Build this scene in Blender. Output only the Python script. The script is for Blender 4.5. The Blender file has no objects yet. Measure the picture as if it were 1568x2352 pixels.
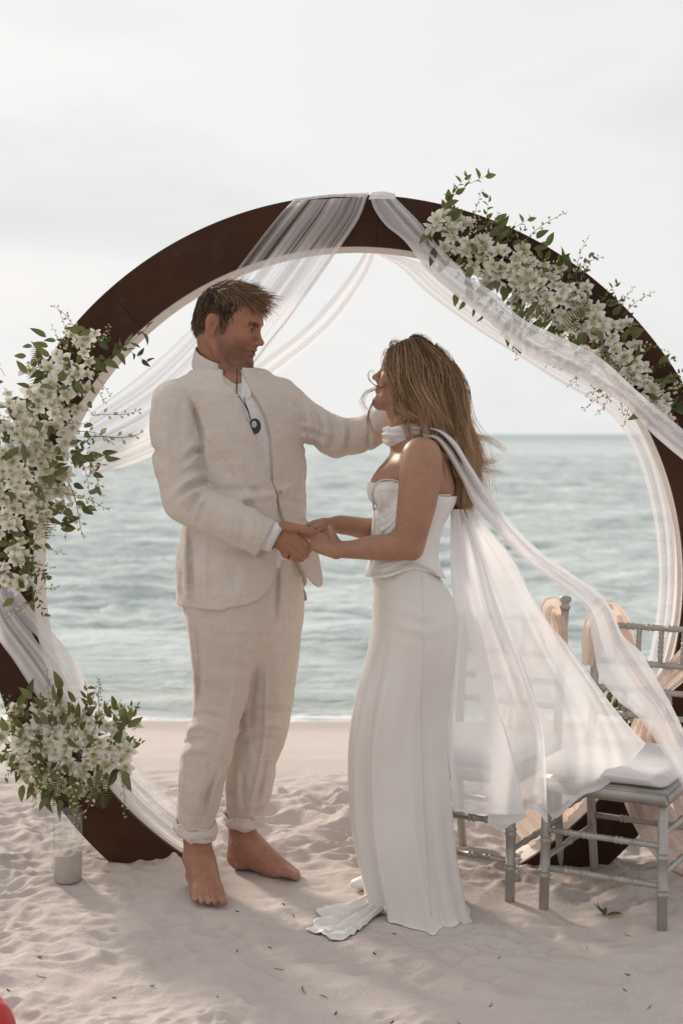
import bpy, bmesh, math, random
import numpy as np
from mathutils import Vector, Matrix

random.seed(7)
rng = np.random.default_rng(7)
scene = bpy.context.scene
C = scene.collection
R = math.radians
CAMH = 1.36
FPX = 3267.0          # focal length for a picture 1568 wide x 2352 tall

# ---------------------------------------------------------------- camera
cam_d = bpy.data.cameras.new("camera")
cam = bpy.data.objects.new("camera", cam_d)
C.objects.link(cam)
cam.location = (0, 0, CAMH)
cam.rotation_euler = (R(90), 0, 0)
cam_d.sensor_fit = 'VERTICAL'
cam_d.sensor_height = 36.0
cam_d.sensor_width = 24.0
cam_d.lens = FPX / 2352.0 * 36.0
cam_d.shift_y = -179.0 / 2352.0
cam_d.clip_start = 0.05
cam_d.clip_end = 20000
cam_d.dof.use_dof = True
cam_d.dof.focus_distance = 4.12
cam_d.dof.aperture_fstop = 3.2
scene.camera = cam

# ---------------------------------------------------------------- sky
SUN_AZ, SUN_EL = -36.0, 25.0      # degrees left of the view axis, above the horizon
world = bpy.data.worlds.new("World")
scene.world = world
world.use_nodes = True
wn = world.node_tree.nodes
wl = world.node_tree.links
wn.clear()
wout = wn.new('ShaderNodeOutputWorld')
wbg = wn.new('ShaderNodeBackground')
wbg.inputs['Strength'].default_value = 0.1
sky = wn.new('ShaderNodeTexSky')
sky.sky_type = 'NISHITA'
sky.sun_disc = False
sky.sun_elevation = R(SUN_EL)
sky.sun_rotation = R(SUN_AZ)
sky.air_density = 1.2
sky.dust_density = 4.0
tc = wn.new('ShaderNodeTexCoord')
mp = wn.new('ShaderNodeMapping')
mp.inputs['Scale'].default_value = (1.6, 1.6, 4.5)
mp.inputs['Location'].default_value = (0.35, 0.2, 0.1)
nz = wn.new('ShaderNodeTexNoise')
nz.inputs['Scale'].default_value = 1.9
nz.inputs['Detail'].default_value = 7
nz.inputs['Roughness'].default_value = 0.55
nz.inputs['Distortion'].default_value = 0.4
ramp = wn.new('ShaderNodeValToRGB')           # cloud thickness -> cover
ramp.color_ramp.elements[0].position = 0.28
ramp.color_ramp.elements[0].color = (0.86, 0.86, 0.86, 1)
ramp.color_ramp.elements[1].position = 0.56
ramp.color_ramp.elements[1].color = (1, 1, 1, 1)
cramp = wn.new('ShaderNodeValToRGB')          # thick cloud is a little greyer
cramp.color_ramp.elements[0].position = 0.52
cramp.color_ramp.elements[0].color = (8.72, 8.72, 8.72, 1)
cramp.color_ramp.elements[1].position = 0.78
cramp.color_ramp.elements[1].color = (7.6, 7.58, 7.55, 1)
mix = wn.new('ShaderNodeMix')
mix.data_type = 'RGBA'
wl.new(tc.outputs['Generated'], mp.inputs['Vector'])
wl.new(mp.outputs['Vector'], nz.inputs['Vector'])
wl.new(nz.outputs['Fac'], ramp.inputs['Fac'])
wl.new(nz.outputs['Fac'], cramp.inputs['Fac'])
wl.new(ramp.outputs['Color'], mix.inputs['Factor'])
wl.new(sky.outputs['Color'], mix.inputs['A'])
# thin cloud scatters forward: the veil is brighter round the sun than away from it
dot = wn.new('ShaderNodeVectorMath'); dot.operation = 'DOT_PRODUCT'
dot.inputs[1].default_value = (math.sin(R(SUN_AZ)) * math.cos(R(SUN_EL)), math.cos(R(SUN_AZ)) * math.cos(R(SUN_EL)), math.sin(R(SUN_EL)))
wl.new(tc.outputs['Generated'], dot.inputs[0])
fwd = wn.new('ShaderNodeMapRange')
fwd.inputs['From Min'].default_value = -1; fwd.inputs['From Max'].default_value = 1
fwd.inputs['To Min'].default_value = 0.80; fwd.inputs['To Max'].default_value = 1.05
wl.new(dot.outputs['Value'], fwd.inputs['Value'])
cmul = wn.new('ShaderNodeVectorMath'); cmul.operation = 'SCALE'
wl.new(cramp.outputs['Color'], cmul.inputs[0]); wl.new(fwd.outputs[0], cmul.inputs['Scale'])
wl.new(cmul.outputs['Vector'], mix.inputs['B'])
wl.new(mix.outputs['Result'], wbg.inputs['Color'])
wl.new(wbg.outputs['Background'], wout.inputs['Surface'])

# ---------------------------------------------------------------- sun (veiled by thin cloud)
sun_d = bpy.data.lights.new("sun", 'SUN')
sun = bpy.data.objects.new("sun", sun_d)
C.objects.link(sun)
sun_d.energy = 3.4
sun_d.angle = R(8.0)
sun_d.color = (1.0, 0.88, 0.74)
az, el = R(SUN_AZ), R(SUN_EL)
SUN_DIR = Vector((math.sin(az) * math.cos(el), math.cos(az) * math.cos(el), math.sin(el)))
sun.rotation_euler = SUN_DIR.to_track_quat('Z', 'Y').to_euler()
sun.location = SUN_DIR * 50

scene.view_settings.view_transform = 'Standard'
scene.view_settings.look = 'None'
scene.view_settings.exposure = 0.0
scene.view_settings.gamma = 1.0
scene.cycles.max_bounces = 10
scene.cycles.transparent_max_bounces = 32
scene.cycles.diffuse_bounces = 4
scene.cycles.caustics_reflective = False
scene.cycles.caustics_refractive = False

# ================================================================ helpers
def P(x, y, d):
    """world point seen at (x, y) in the 1568 x 2352 picture, d metres away"""
    s = d / FPX
    return np.array([(x - 784.0) * s, d, CAMH - (y - 997.0) * s])

def tag(o, label=None, cat=None, group=None, kind=None):
    if label: o['label'] = label
    if cat: o['category'] = cat
    if group: o['group'] = group
    if kind: o['kind'] = kind
    return o

def empty(name, loc, rz=0.0):
    o = bpy.data.objects.new(name, None)
    o.empty_display_size = 0.1
    o.location = loc
    o.rotation_euler = (0, 0, rz)
    C.objects.link(o)
    return o

def place(o, parent):
    if parent is not None:
        bpy.context.view_layer.update()
        o.parent = parent
        o.matrix_parent_inverse = parent.matrix_world.inverted()

_dirty = []
def link(name, me, material=None, parent=None):
    o = bpy.data.objects.new(name, me)
    C.objects.link(o)
    if material is not None and len(me.materials) == 0:
        me.materials.append(material)
    if parent is not None:
        o.parent = parent
        mw = Matrix.LocRotScale(parent.location, parent.rotation_euler, parent.scale)
        if parent.parent is not None:
            mw = Matrix.LocRotScale(parent.parent.location, parent.parent.rotation_euler, parent.parent.scale)
        o.matrix_parent_inverse = mw.inverted()
    return o

def mesh_np(name, v, f, smooth=True):
    """mesh from numpy arrays; f is (n,3) or (n,4)"""
    v = np.ascontiguousarray(v, dtype=np.float32)
    f = np.ascontiguousarray(f, dtype=np.int32)
    me = bpy.data.meshes.new(name)
    n, k = f.shape
    me.vertices.add(len(v))
    me.vertices.foreach_set('co', v.ravel())
    me.loops.add(n * k)
    me.loops.foreach_set('vertex_index', f.ravel())
    me.polygons.add(n)
    me.polygons.foreach_set('loop_start', np.arange(0, n * k, k, dtype=np.int32))
    me.polygons.foreach_set('loop_total', np.full(n, k, dtype=np.int32))
    me.polygons.foreach_set('use_smooth', np.full(n, smooth, dtype=bool))
    me.update(calc_edges=True)
    me.validate()
    return me

def vattr(me, name, val):
    a = me.attributes.new(name, 'FLOAT', 'POINT')
    a.data.foreach_set('value', np.ascontiguousarray(val, dtype=np.float32).ravel())

def grid_faces(nu, nv, closed_u=False):
    """quads for a grid of nv rows of nu points"""
    iu = np.arange(nu if closed_u else nu - 1)
    iv = np.arange(nv - 1)
    a, b = np.meshgrid(iu, iv)
    a = a.ravel(); b = b.ravel()
    a2 = (a + 1) % nu
    return np.stack([b * nu + a, b * nu + a2, (b + 1) * nu + a2, (b + 1) * nu + a], 1)

def bm_obj(name, bm, material=None, parent=None, smooth=True):
    me = bpy.data.meshes.new(name)
    bm.normal_update()
    bm.to_mesh(me)
    bm.free()
    if smooth:
        me.polygons.foreach_set('use_smooth', np.ones(len(me.polygons), dtype=bool))
    return link(name, me, material, parent)

# ---- noise -----------------------------------------------------
def _h(ix, iy, iz, seed):
    h = (ix.astype(np.int64) * 374761393 + iy.astype(np.int64) * 668265263 + iz.astype(np.int64) * 2147483647 + seed * 144269504)
    h = (h ^ (h >> 13)) * 1274126177
    h = h ^ (h >> 16)
    return h & 0xFFFF

_G = rng.normal(size=(1024, 3)).astype(np.float32)
_G /= np.linalg.norm(_G, axis=1, keepdims=True)
def perlin(x, y, z=0.0, seed=0):
    x, y, z = np.broadcast_arrays(np.asarray(x, np.float32), np.asarray(y, np.float32), np.asarray(z, np.float32))
    x0 = np.floor(x); y0 = np.floor(y); z0 = np.floor(z)
    fx = x - x0; fy = y - y0; fz = z - z0
    u = fx * fx * fx * (fx * (fx * 6 - 15) + 10)
    v = fy * fy * fy * (fy * (fy * 6 - 15) + 10)
    w = fz * fz * fz * (fz * (fz * 6 - 15) + 10)
    xi = x0.astype(np.int64); yi = y0.astype(np.int64); zi = z0.astype(np.int64)
    out = 0
    for dx in (0, 1):
        for dy in (0, 1):
            for dz in (0, 1):
                g = _G[_h(xi + dx, yi + dy, zi + dz, seed) & 1023]
                dot = g[..., 0] * (fx - dx) + g[..., 1] * (fy - dy) + g[..., 2] * (fz - dz)
                wt = (u if dx else 1 - u) * (v if dy else 1 - v) * (w if dz else 1 - w)
                out = out + wt * dot
    return out * 1.5

def sstep(a, b, x):
    t = np.clip((x - a) / (b - a), 0, 1)
    return t * t * (3 - 2 * t)

# ---- curves ----------------------------------------------------
def crom(pts, n):
    """Catmull-Rom resample of (k,m) control points to n points (uniform in parameter)"""
    pts = np.asarray(pts, float)
    k = len(pts)
    if k == 2:
        t = np.linspace(0, 1, n)[:, None]
        return pts[0] * (1 - t) + pts[1] * t
    p = np.vstack([2 * pts[0] - pts[1], pts, 2 * pts[-1] - pts[-2]])
    t = np.linspace(0, k - 1, n)
    i = np.minimum(t.astype(int), k - 2)
    f = (t - i)[:, None]
    a, b, c, d = p[i], p[i + 1], p[i + 2], p[i + 3]
    return 0.5 * (2 * b + (c - a) * f + (2 * a - 5 * b + 4 * c - d) * f ** 2 + (3 * b - a - 3 * c + d) * f ** 3)

def tube_mesh(name, pts, rad, sides=8, caps=True, squash=None):
    """tapered tube along pts; rad scalar or per point"""
    pts = np.asarray(pts, float)
    n = len(pts)
    rad = np.broadcast_to(np.asarray(rad, float), (n,))
    t = np.gradient(pts, axis=0)
    t /= np.linalg.norm(t, axis=1, keepdims=True) + 1e-12
    ref = np.array([0, 0, 1.0])
    if abs(t[0] @ ref) > 0.9: ref = np.array([0, 1.0, 0])
    u = np.cross(t[0], ref); u /= np.linalg.norm(u)
    V = []
    ang = np.linspace(0, 2 * np.pi, sides, endpoint=False)
    for i in range(n):
        u = u - t[i] * (u @ t[i]); u /= np.linalg.norm(u) + 1e-12
        w = np.cross(t[i], u)
        V.append(pts[i] + rad[i] * (np.cos(ang)[:, None] * u + np.sin(ang)[:, None] * w))
    V = np.vstack(V)
    F = grid_faces(sides, n, True)
    if caps:
        V = np.vstack([V, pts[0], pts[-1]])
        a = np.arange(sides); b = (a + 1) % sides
        c0 = len(V) - 2
        cap0 = np.stack([b, a, np.full(sides, c0), np.full(sides, c0)], 1)
        base = (n - 1) * sides
        cap1 = np.stack([base + a, base + b, np.full(sides, c0 + 1), np.full(sides, c0 + 1)], 1)
        faces = [tuple(q) for q in F] + [tuple(q[:3]) for q in cap0] + [tuple(q[:3]) for q in cap1]
        me = bpy.data.meshes.new(name)
        me.from_pydata([tuple(q) for q in V], [], faces)
        me.polygons.foreach_set('use_smooth', np.ones(len(faces), dtype=bool))
        me.update()
        return me
    return mesh_np(name, V, F)

def strands_mesh(name, S, rad, tint=None, sides=3):
    """S: (n,k,3) strands, rad: (n,) or scalar root radius; one mesh of thin tapered tubes"""
    S = np.asarray(S, float)
    n, k, _ = S.shape
    rad = np.broadcast_to(np.asarray(rad, float), (n,))
    t = np.gradient(S, axis=1)
    t /= np.linalg.norm(t, axis=2, keepdims=True) + 1e-12
    ref = np.array([0.31, 0.85, 0.42]); ref /= np.linalg.norm(ref)
    u = np.cross(t, ref); u /= np.linalg.norm(u, axis=2, keepdims=True) + 1e-9
    w = np.cross(t, u)
    taper = (1 - 0.75 * np.linspace(0, 1, k) ** 2)[None, :, None]
    rr = rad[:, None, None] * taper
    V = np.empty((n, k, sides, 3))
    for j in range(sides):
        a = 2 * np.pi * j / sides
        V[:, :, j] = S + rr * (math.cos(a) * u + math.sin(a) * w)
    base = (np.arange(n) * k * sides)[:, None, None]
    i = np.arange(k - 1)[None, :, None] * sides
    j = np.arange(sides)[None, None, :]
    j2 = (j + 1) % sides
    F = np.stack(np.broadcast_arrays(base + i + j, base + i + j2, base + i + sides + j2, base + i + sides + j), -1).reshape(-1, 4)
    me = mesh_np(name, V.reshape(-1, 3), F)
    if tint is None: tint = rng.random(n)
    vattr(me, 'tint', np.repeat(tint, k * sides))
    vattr(me, 'along', np.tile(np.repeat(np.linspace(0, 1, k), sides), n))
    return me

# ---- signed distance sculpting ---------------------------------
def smin(a, b, k):
    if k <= 0: return np.minimum(a, b)
    h = np.clip(0.5 + 0.5 * (b - a) / k, 0, 1)
    return b + (a - b) * h - k * h * (1 - h)

class SDF:
    def __init__(s, lo, hi, vox):
        s.vox = vox
        s.lo = np.asarray(lo, float)
        n = np.ceil((np.asarray(hi, float) - s.lo) / vox).astype(int) + 1
        s.ax = [(s.lo[i] + np.arange(n[i]) * vox).astype(np.float32) for i in range(3)]
        s.V = np.full(tuple(n), 1.0, np.float32)
    def block(s, lo, hi):
        sl = []
        for i in range(3):
            a = max(0, int(np.floor((lo[i] - s.lo[i]) / s.vox)))
            b = min(s.V.shape[i], int(np.ceil((hi[i] - s.lo[i]) / s.vox)) + 1)
            if b <= a: return None, None
            sl.append(slice(a, b))
        x = s.ax[0][sl[0]][:, None, None]; y = s.ax[1][sl[1]][None, :, None]; z = s.ax[2][sl[2]][None, None, :]
        return tuple(sl), (x, y, z)
    def op(s, fn, lo, hi, k=0.0, mode='add'):
        m = k + 4 * s.vox
        sl, g = s.block(np.asarray(lo) - m, np.asarray(hi) + m)
        if sl is None: return
        d = fn(*g).astype(np.float32)
        if mode == 'add': s.V[sl] = smin(s.V[sl], d, k)
        elif mode == 'sub': s.V[sl] = -smin(-s.V[sl], d, k)
        elif mode == 'disp': s.V[sl] = s.V[sl] + d
    def cone(s, a, b, ra, rb, k=0.02, mode='add', flat=None):
        a = np.asarray(a, float); b = np.asarray(b, float)
        r = max(ra, rb) * (max(1.0, flat[1]) if flat else 1)
        lo = np.minimum(a, b) - r; hi = np.maximum(a, b) + r
        def fn(x, y, z):
            px, py, pz = x - a[0], y - a[1], z - a[2]
            bx, by, bz = b - a
            if flat:
                ax = np.asarray(flat[0], float); ax = ax / np.linalg.norm(ax); f = 1.0 / flat[1] - 1.0
                q = (px * ax[0] + py * ax[1] + pz * ax[2]) * f
                px = px + q * ax[0]; py = py + q * ax[1]; pz = pz + q * ax[2]
                qb = (bx * ax[0] + by * ax[1] + bz * ax[2]) * f
                bx, by, bz = bx + qb * ax[0], by + qb * ax[1], bz + qb * ax[2]
            L = bx * bx + by * by + bz * bz + 1e-12
            t = np.clip((px * bx + py * by + pz * bz) / L, 0, 1)
            return np.sqrt((px - t * bx) ** 2 + (py - t * by) ** 2 + (pz - t * bz) ** 2) - (ra + (rb - ra) * t)
        s.op(fn, lo, hi, k, mode)
    def ball(s, c, r, k=0.02, mode='add'):
        s.cone(c, np.asarray(c, float) + 1e-5, r, r, k, mode)
    def path(s, pts, rad, k=0.02, n=None, mode='add', flat=None, kin=None):
        """smooth chain; pts (m,3), rad (m,)"""
        q = np.hstack([np.asarray(pts, float), np.asarray(rad, float)[:, None]])
        n = n or (len(pts) - 1) * 4 + 1
        q = crom(q, n)
        for i in range(n - 1):
            s.cone(q[i, :3], q[i + 1, :3], q[i, 3], q[i + 1, 3], k if (i == 0 or kin is None) else kin, mode, flat)
    def ell(s, c, r, rot=None, k=0.02, mode='add'):
        """ellipsoid; rot: 3x3, rows are the ellipsoid's own axes in world"""
        c = np.asarray(c, float); r = np.asarray(r, float)
        M = np.eye(3) if rot is None else np.asarray(rot, float)
        ext = np.sqrt(((M.T * r) ** 2).sum(1))
        def fn(x, y, z):
            px, py, pz = x - c[0], y - c[1], z - c[2]
            k0 = 0; k1 = 0
            for i in range(3):
                q = px * M[i, 0] + py * M[i, 1] + pz * M[i, 2]
                k0 = k0 + (q / r[i]) ** 2
                k1 = k1 + (q / r[i] ** 2) ** 2
            k0 = np.sqrt(k0); k1 = np.sqrt(k1) + 1e-9
            return k0 * (k0 - 1) / k1
        s.op(fn, c - ext, c + ext, k, mode)
    def loft(s, rows, fwd, k=0.02, p=2.4, mode='add', grow=0.0):
        """rows: (z, cx, cy, half_lateral, half_forward); body frame from fwd (x,y)"""
        rows = np.asarray(sorted(rows), float)
        f = np.asarray(fwd, float); f = f / np.linalg.norm(f)
        l = np.array([-f[1], f[0]])
        m = rows[:, 3:5].max() + abs(grow)
        lo = [rows[:, 1].min() - m, rows[:, 2].min() - m, rows[0, 0]]
        hi = [rows[:, 1].max() + m, rows[:, 2].max() + m, rows[-1, 0]]
        zz = np.linspace(rows[0, 0], rows[-1, 0], 200)
        par = np.interp(zz, rows[:, 0], np.arange(len(rows)))
        cr = crom(rows, len(rows) * 24)
        cz = cr[:, 0]
        def fn(x, y, z):
            cx = np.interp(z, cz, cr[:, 1]); cy = np.interp(z, cz, cr[:, 2])
            a = np.interp(z, cz, cr[:, 3]) + grow; b = np.interp(z, cz, cr[:, 4]) + grow
            dx = x - cx; dy = y - cy
            u = np.abs(dx * l[0] + dy * l[1]) / a
            v = np.abs(dx * f[0] + dy * f[1]) / b
            q = (u ** p + v ** p) ** (1.0 / p)
            d = (q - 1) * np.minimum(a, b)
            cap = np.maximum(rows[0, 0] - z, z - rows[-1, 0])
            return np.maximum(d, cap)
        s.op(fn, lo, hi, k, mode)
    def near(s, w=.02):
        """coordinates of the voxels close to the surface"""
        i = np.nonzero(np.abs(s.V) < w)
        return i, s.ax[0][i[0]], s.ax[1][i[1]], s.ax[2][i[2]]
    def disp(s, fn, w=.02):
        i, x, y, z = s.near(w)
        s.V[i] += fn(x, y, z).astype(np.float32)
    def folds(s, items, near_y, w=.02):
        """cloth folds: items of (picture polyline, width in px, height in m); near_y(x,z)->largest y touched"""
        i, x, y, z = s.near(w)
        px = 784 + x / y * FPX; py = 997 - (z - CAMH) / y * FPX
        out = np.zeros_like(x)
        for pts, wd, amp, y0, y1 in items:
            q = crom(np.array(pts, float), (len(pts) - 1) * 5 + 1)
            m = (px > q[:, 0].min() - 3 * wd) & (px < q[:, 0].max() + 3 * wd) & (py > q[:, 1].min() - 3 * wd) & (py < q[:, 1].max() + 3 * wd) & (y > y0) & (y < y1)
            if not m.any(): continue
            X = px[m]; Y = py[m]; best = np.full(X.shape, 1e9, np.float32); tt = np.zeros_like(best)
            n = len(q) - 1
            for j in range(n):
                d = q[j + 1] - q[j]; L = d @ d + 1e-9
                t = np.clip(((X - q[j, 0]) * d[0] + (Y - q[j, 1]) * d[1]) / L, 0, 1)
                e = (X - q[j, 0] - t * d[0]) ** 2 + (Y - q[j, 1] - t * d[1]) ** 2
                u = e < best
                best[u] = e[u]; tt[u] = (j + t[u]) / n
            taper = np.clip(np.sin(np.pi * np.clip(tt, 0.02, .98)), 0, 1) ** .6
            out[m] -= 1.7 * amp * np.exp(-best / wd ** 2) * taper
        s.V[i] += out
    def clip(s, fn, k=0.0):
        """keep where fn < 0"""
        sl, g = s.block(s.lo, s.lo + np.array(s.V.shape) * s.vox)
        d = fn(*g).astype(np.float32)
        s.V[sl] = -smin(-s.V[sl], -d, k)
    def nets(s):
        V = s.V
        V[0] = V[-1] = 1; V[:, 0] = V[:, -1] = 1; V[:, :, 0] = V[:, :, -1] = 1
        ins = V < 0
        cnt = np.zeros(tuple(np.array(V.shape) - 1), np.int8)
        for dx in (0, 1):
            for dy in (0, 1):
                for dz in (0, 1):
                    cnt += ins[dx:V.shape[0] - 1 + dx, dy:V.shape[1] - 1 + dy, dz:V.shape[2] - 1 + dz]
        act = np.argwhere((cnt > 0) & (cnt < 8))
        idx = np.full(cnt.shape, -1, np.int32)
        idx[act[:, 0], act[:, 1], act[:, 2]] = np.arange(len(act))
        acc = np.zeros((len(act), 3)); num = np.zeros(len(act))
        cor = [(a, b, c) for a in (0, 1) for b in (0, 1) for c in (0, 1)]
        val = {c: V[act[:, 0] + c[0], act[:, 1] + c[1], act[:, 2] + c[2]].astype(float) for c in cor}
        for c in cor:
            for axis in range(3):
                if c[axis] == 0:
                    c2 = list(c); c2[axis] = 1; c2 = tuple(c2)
                    v1, v2 = val[c], val[c2]
                    m = (v1 < 0) != (v2 < 0)
                    t = np.where(m, v1 / (v1 - v2 + 1e-20), 0)
                    p = np.array(c, float)[None] + np.zeros((len(act), 3))
                    p[:, axis] = t
                    acc[m] += p[m]; num[m] += 1
        verts = s.lo + (act + acc / num[:, None]) * s.vox
        faces = []
        for axis in range(3):
            b, c = [(1, 2), (2, 0), (0, 1)][axis]
            sl1 = [slice(None)] * 3; sl2 = [slice(None)] * 3
            sl1[axis] = slice(0, -1); sl2[axis] = slice(1, None)
            A = ins[tuple(sl1)]; B = ins[tuple(sl2)]
            e = np.argwhere(A != B)
            keep = (e[:, b] > 0) & (e[:, c] > 0)
            e = e[keep]
            flip = ~A[e[:, 0], e[:, 1], e[:, 2]]
            q = []
            for ob, oc in ((-1, -1), (0, -1), (0, 0), (-1, 0)):
                w = e.copy(); w[:, b] += ob; w[:, c] += oc
                q.append(idx[w[:, 0], w[:, 1], w[:, 2]])
            q = np.stack(q, 1)
            q[flip] = q[flip][:, ::-1]
            faces.append(q)
        F = np.vstack(faces)
        F = F[(F >= 0).all(1)]
        return verts, F
    def mesh(s, name, smooth_iter=1):
        v, f = s.nets()
        for _ in range(smooth_iter):
            acc = np.zeros_like(v); num = np.zeros(len(v))
            for a, b in ((0, 1), (1, 2), (2, 3), (3, 0)):
                np.add.at(acc, f[:, a], v[f[:, b]]); np.add.at(num, f[:, a], 1)
                np.add.at(acc, f[:, b], v[f[:, a]]); np.add.at(num, f[:, b], 1)
            v = 0.5 * v + 0.5 * acc / np.maximum(num, 1)[:, None]
        return mesh_np(name, v, f), v, f

def vnormals(v, f):
    n = np.cross(v[f[:, 2]] - v[f[:, 0]], v[f[:, 3]] - v[f[:, 1]])
    N = np.zeros_like(v)
    for i in range(4): np.add.at(N, f[:, i], n)
    return N / (np.linalg.norm(N, axis=1, keepdims=True) + 1e-12)

# ---- materials -------------------------------------------------
def new_mat(name):
    m = bpy.data.materials.new(name)
    m.use_nodes = True
    nt = m.node_tree
    b = nt.nodes['Principled BSDF']
    return m, nt, b

def noise_node(nt, scale, detail=4, rough=0.55, stretch=None, coord='Object', loc=(0, 0, 0), rot=(0, 0, 0)):
    t = nt.nodes.new('ShaderNodeTexCoord')
    n = nt.nodes.new('ShaderNodeTexNoise')
    n.inputs['Scale'].default_value = scale
    n.inputs['Detail'].default_value = detail
    n.inputs['Roughness'].default_value = rough
    m = nt.nodes.new('ShaderNodeMapping')
    if stretch: m.inputs['Scale'].default_value = stretch
    m.inputs['Location'].default_value = loc
    m.inputs['Rotation'].default_value = rot
    nt.links.new(t.outputs[coord], m.inputs['Vector'])
    nt.links.new(m.outputs['Vector'], n.inputs['Vector'])
    return n.outputs['Fac']

def ramp_node(nt, fac, stops):
    r = nt.nodes.new('ShaderNodeValToRGB')
    while len(r.color_ramp.elements) < len(stops): r.color_ramp.elements.new(0.5)
    for e, (p, c) in zip(r.color_ramp.elements, stops):
        e.position = p
        e.color = (*c, 1) if len(c) == 3 else c
    nt.links.new(fac, r.inputs['Fac'])
    return r.outputs['Color']

def mix_col(nt, fac, a, b, mode='MIX'):
    m = nt.nodes.new('ShaderNodeMix')
    m.data_type = 'RGBA'; m.blend_type = mode
    for key, val in (('Factor', fac), ('A', a), ('B', b)):
        if isinstance(val, (int, float)): m.inputs[key].default_value = val
        elif isinstance(val, tuple): m.inputs[key].default_value = (*val, 1)
        else: nt.links.new(val, m.inputs[key])
    return m.outputs['Result']

def math_node(nt, op, a, b=None):
    m = nt.nodes.new('ShaderNodeMath'); m.operation = op
    for i, val in enumerate((a, b)):
        if val is None: continue
        if isinstance(val, (int, float)): m.inputs[i].default_value = val
        else: nt.links.new(val, m.inputs[i])
    return m.outputs[0]

def bump(nt, b, height, strength=0.3, dist=0.002, prev=None):
    n = nt.nodes.new('ShaderNodeBump')
    n.inputs['Strength'].default_value = strength
    n.inputs['Distance'].default_value = dist
    nt.links.new(height, n.inputs['Height'])
    if prev is not None: nt.links.new(prev, n.inputs['Normal'])
    nt.links.new(n.outputs['Normal'], b.inputs['Normal'])
    return n.outputs['Normal']

def attr_node(nt, name):
    a = nt.nodes.new('ShaderNodeAttribute'); a.attribute_name = name
    return a.outputs['Fac']

def simple_mat(name, lo, hi, rough=0.6, scale=20, bump_s=0.2, bump_d=0.002, spec=0.4, stretch=None, sheen=0.0):
    m, nt, b = new_mat(name)
    n = noise_node(nt, scale, 5, 0.6, stretch)
    c = ramp_node(nt, n, [(0.3, lo), (0.7, hi)])
    nt.links.new(c, b.inputs['Base Color'])
    b.inputs['Roughness'].default_value = rough
    b.inputs['Specular IOR Level'].default_value = spec
    if sheen: b.inputs['Sheen Weight'].default_value = sheen
    if bump_s: bump(nt, b, n, bump_s, bump_d)
    return m

def sheer_mat(name, col, opacity, streak=60.0, axis_stretch=(1, 1, 1), var=0.25, transl=0.5):
    """thin woven cloth: part holes, part cloth that scatters light both ways"""
    m = bpy.data.materials.new(name); m.use_nodes = True
    nt = m.node_tree; nt.nodes.clear()
    out = nt.nodes.new('ShaderNodeOutputMaterial')
    dif = nt.nodes.new('ShaderNodeBsdfDiffuse'); dif.inputs['Color'].default_value = (*col, 1)
    trl = nt.nodes.new('ShaderNodeBsdfTranslucent'); trl.inputs['Color'].default_value = (*col, 1)
    tra = nt.nodes.new('ShaderNodeBsdfTransparent')
    m1 = nt.nodes.new('ShaderNodeMixShader'); m1.inputs[0].default_value = transl
    m2 = nt.nodes.new('ShaderNodeMixShader')
    a = attr_node(nt, 'dens')
    n = noise_node(nt, streak, 4, 0.6, axis_stretch)
    v = math_node(nt, 'MULTIPLY_ADD', n, var)
    v.node.inputs[2].default_value = 1 - var * 0.5
    o = math_node(nt, 'MULTIPLY', math_node(nt, 'MULTIPLY', v, a), opacity)
    o.node.use_clamp = True
    nt.links.new(dif.outputs[0], m1.inputs[1]); nt.links.new(trl.outputs[0], m1.inputs[2])
    nt.links.new(o, m2.inputs[0])
    nt.links.new(tra.outputs[0], m2.inputs[1]); nt.links.new(m1.outputs[0], m2.inputs[2])
    nt.links.new(m2.outputs[0], out.inputs['Surface'])
    return m
# ================================================================ sand and sea
WATER_Z = -0.55
FEET = [(-0.40, 4.22, 0.15, -0.004), (-0.25, 4.42, 0.16, -0.004), (0.17, 4.12, 0.24, -0.006), (0.59, 4.10, 0.10, 0.0), (0.88, 3.93, 0.10, 0.0), (0.77, 4.42, 0.10, 0.0), (0.49, 4.15, 0.10, 0.0), (0.67, 4.48, 0.08, 0.0)]      # (x, y, radius, height) where the sand is pressed flat

def sand_base(y):
    return np.interp(y, [-50, 5.35, 6.2, 9.45, 12, 20, 60, 9000], [0.0, 0.0, -0.055, -0.55, -0.95, -1.8, -3.2, -30.0])

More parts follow.
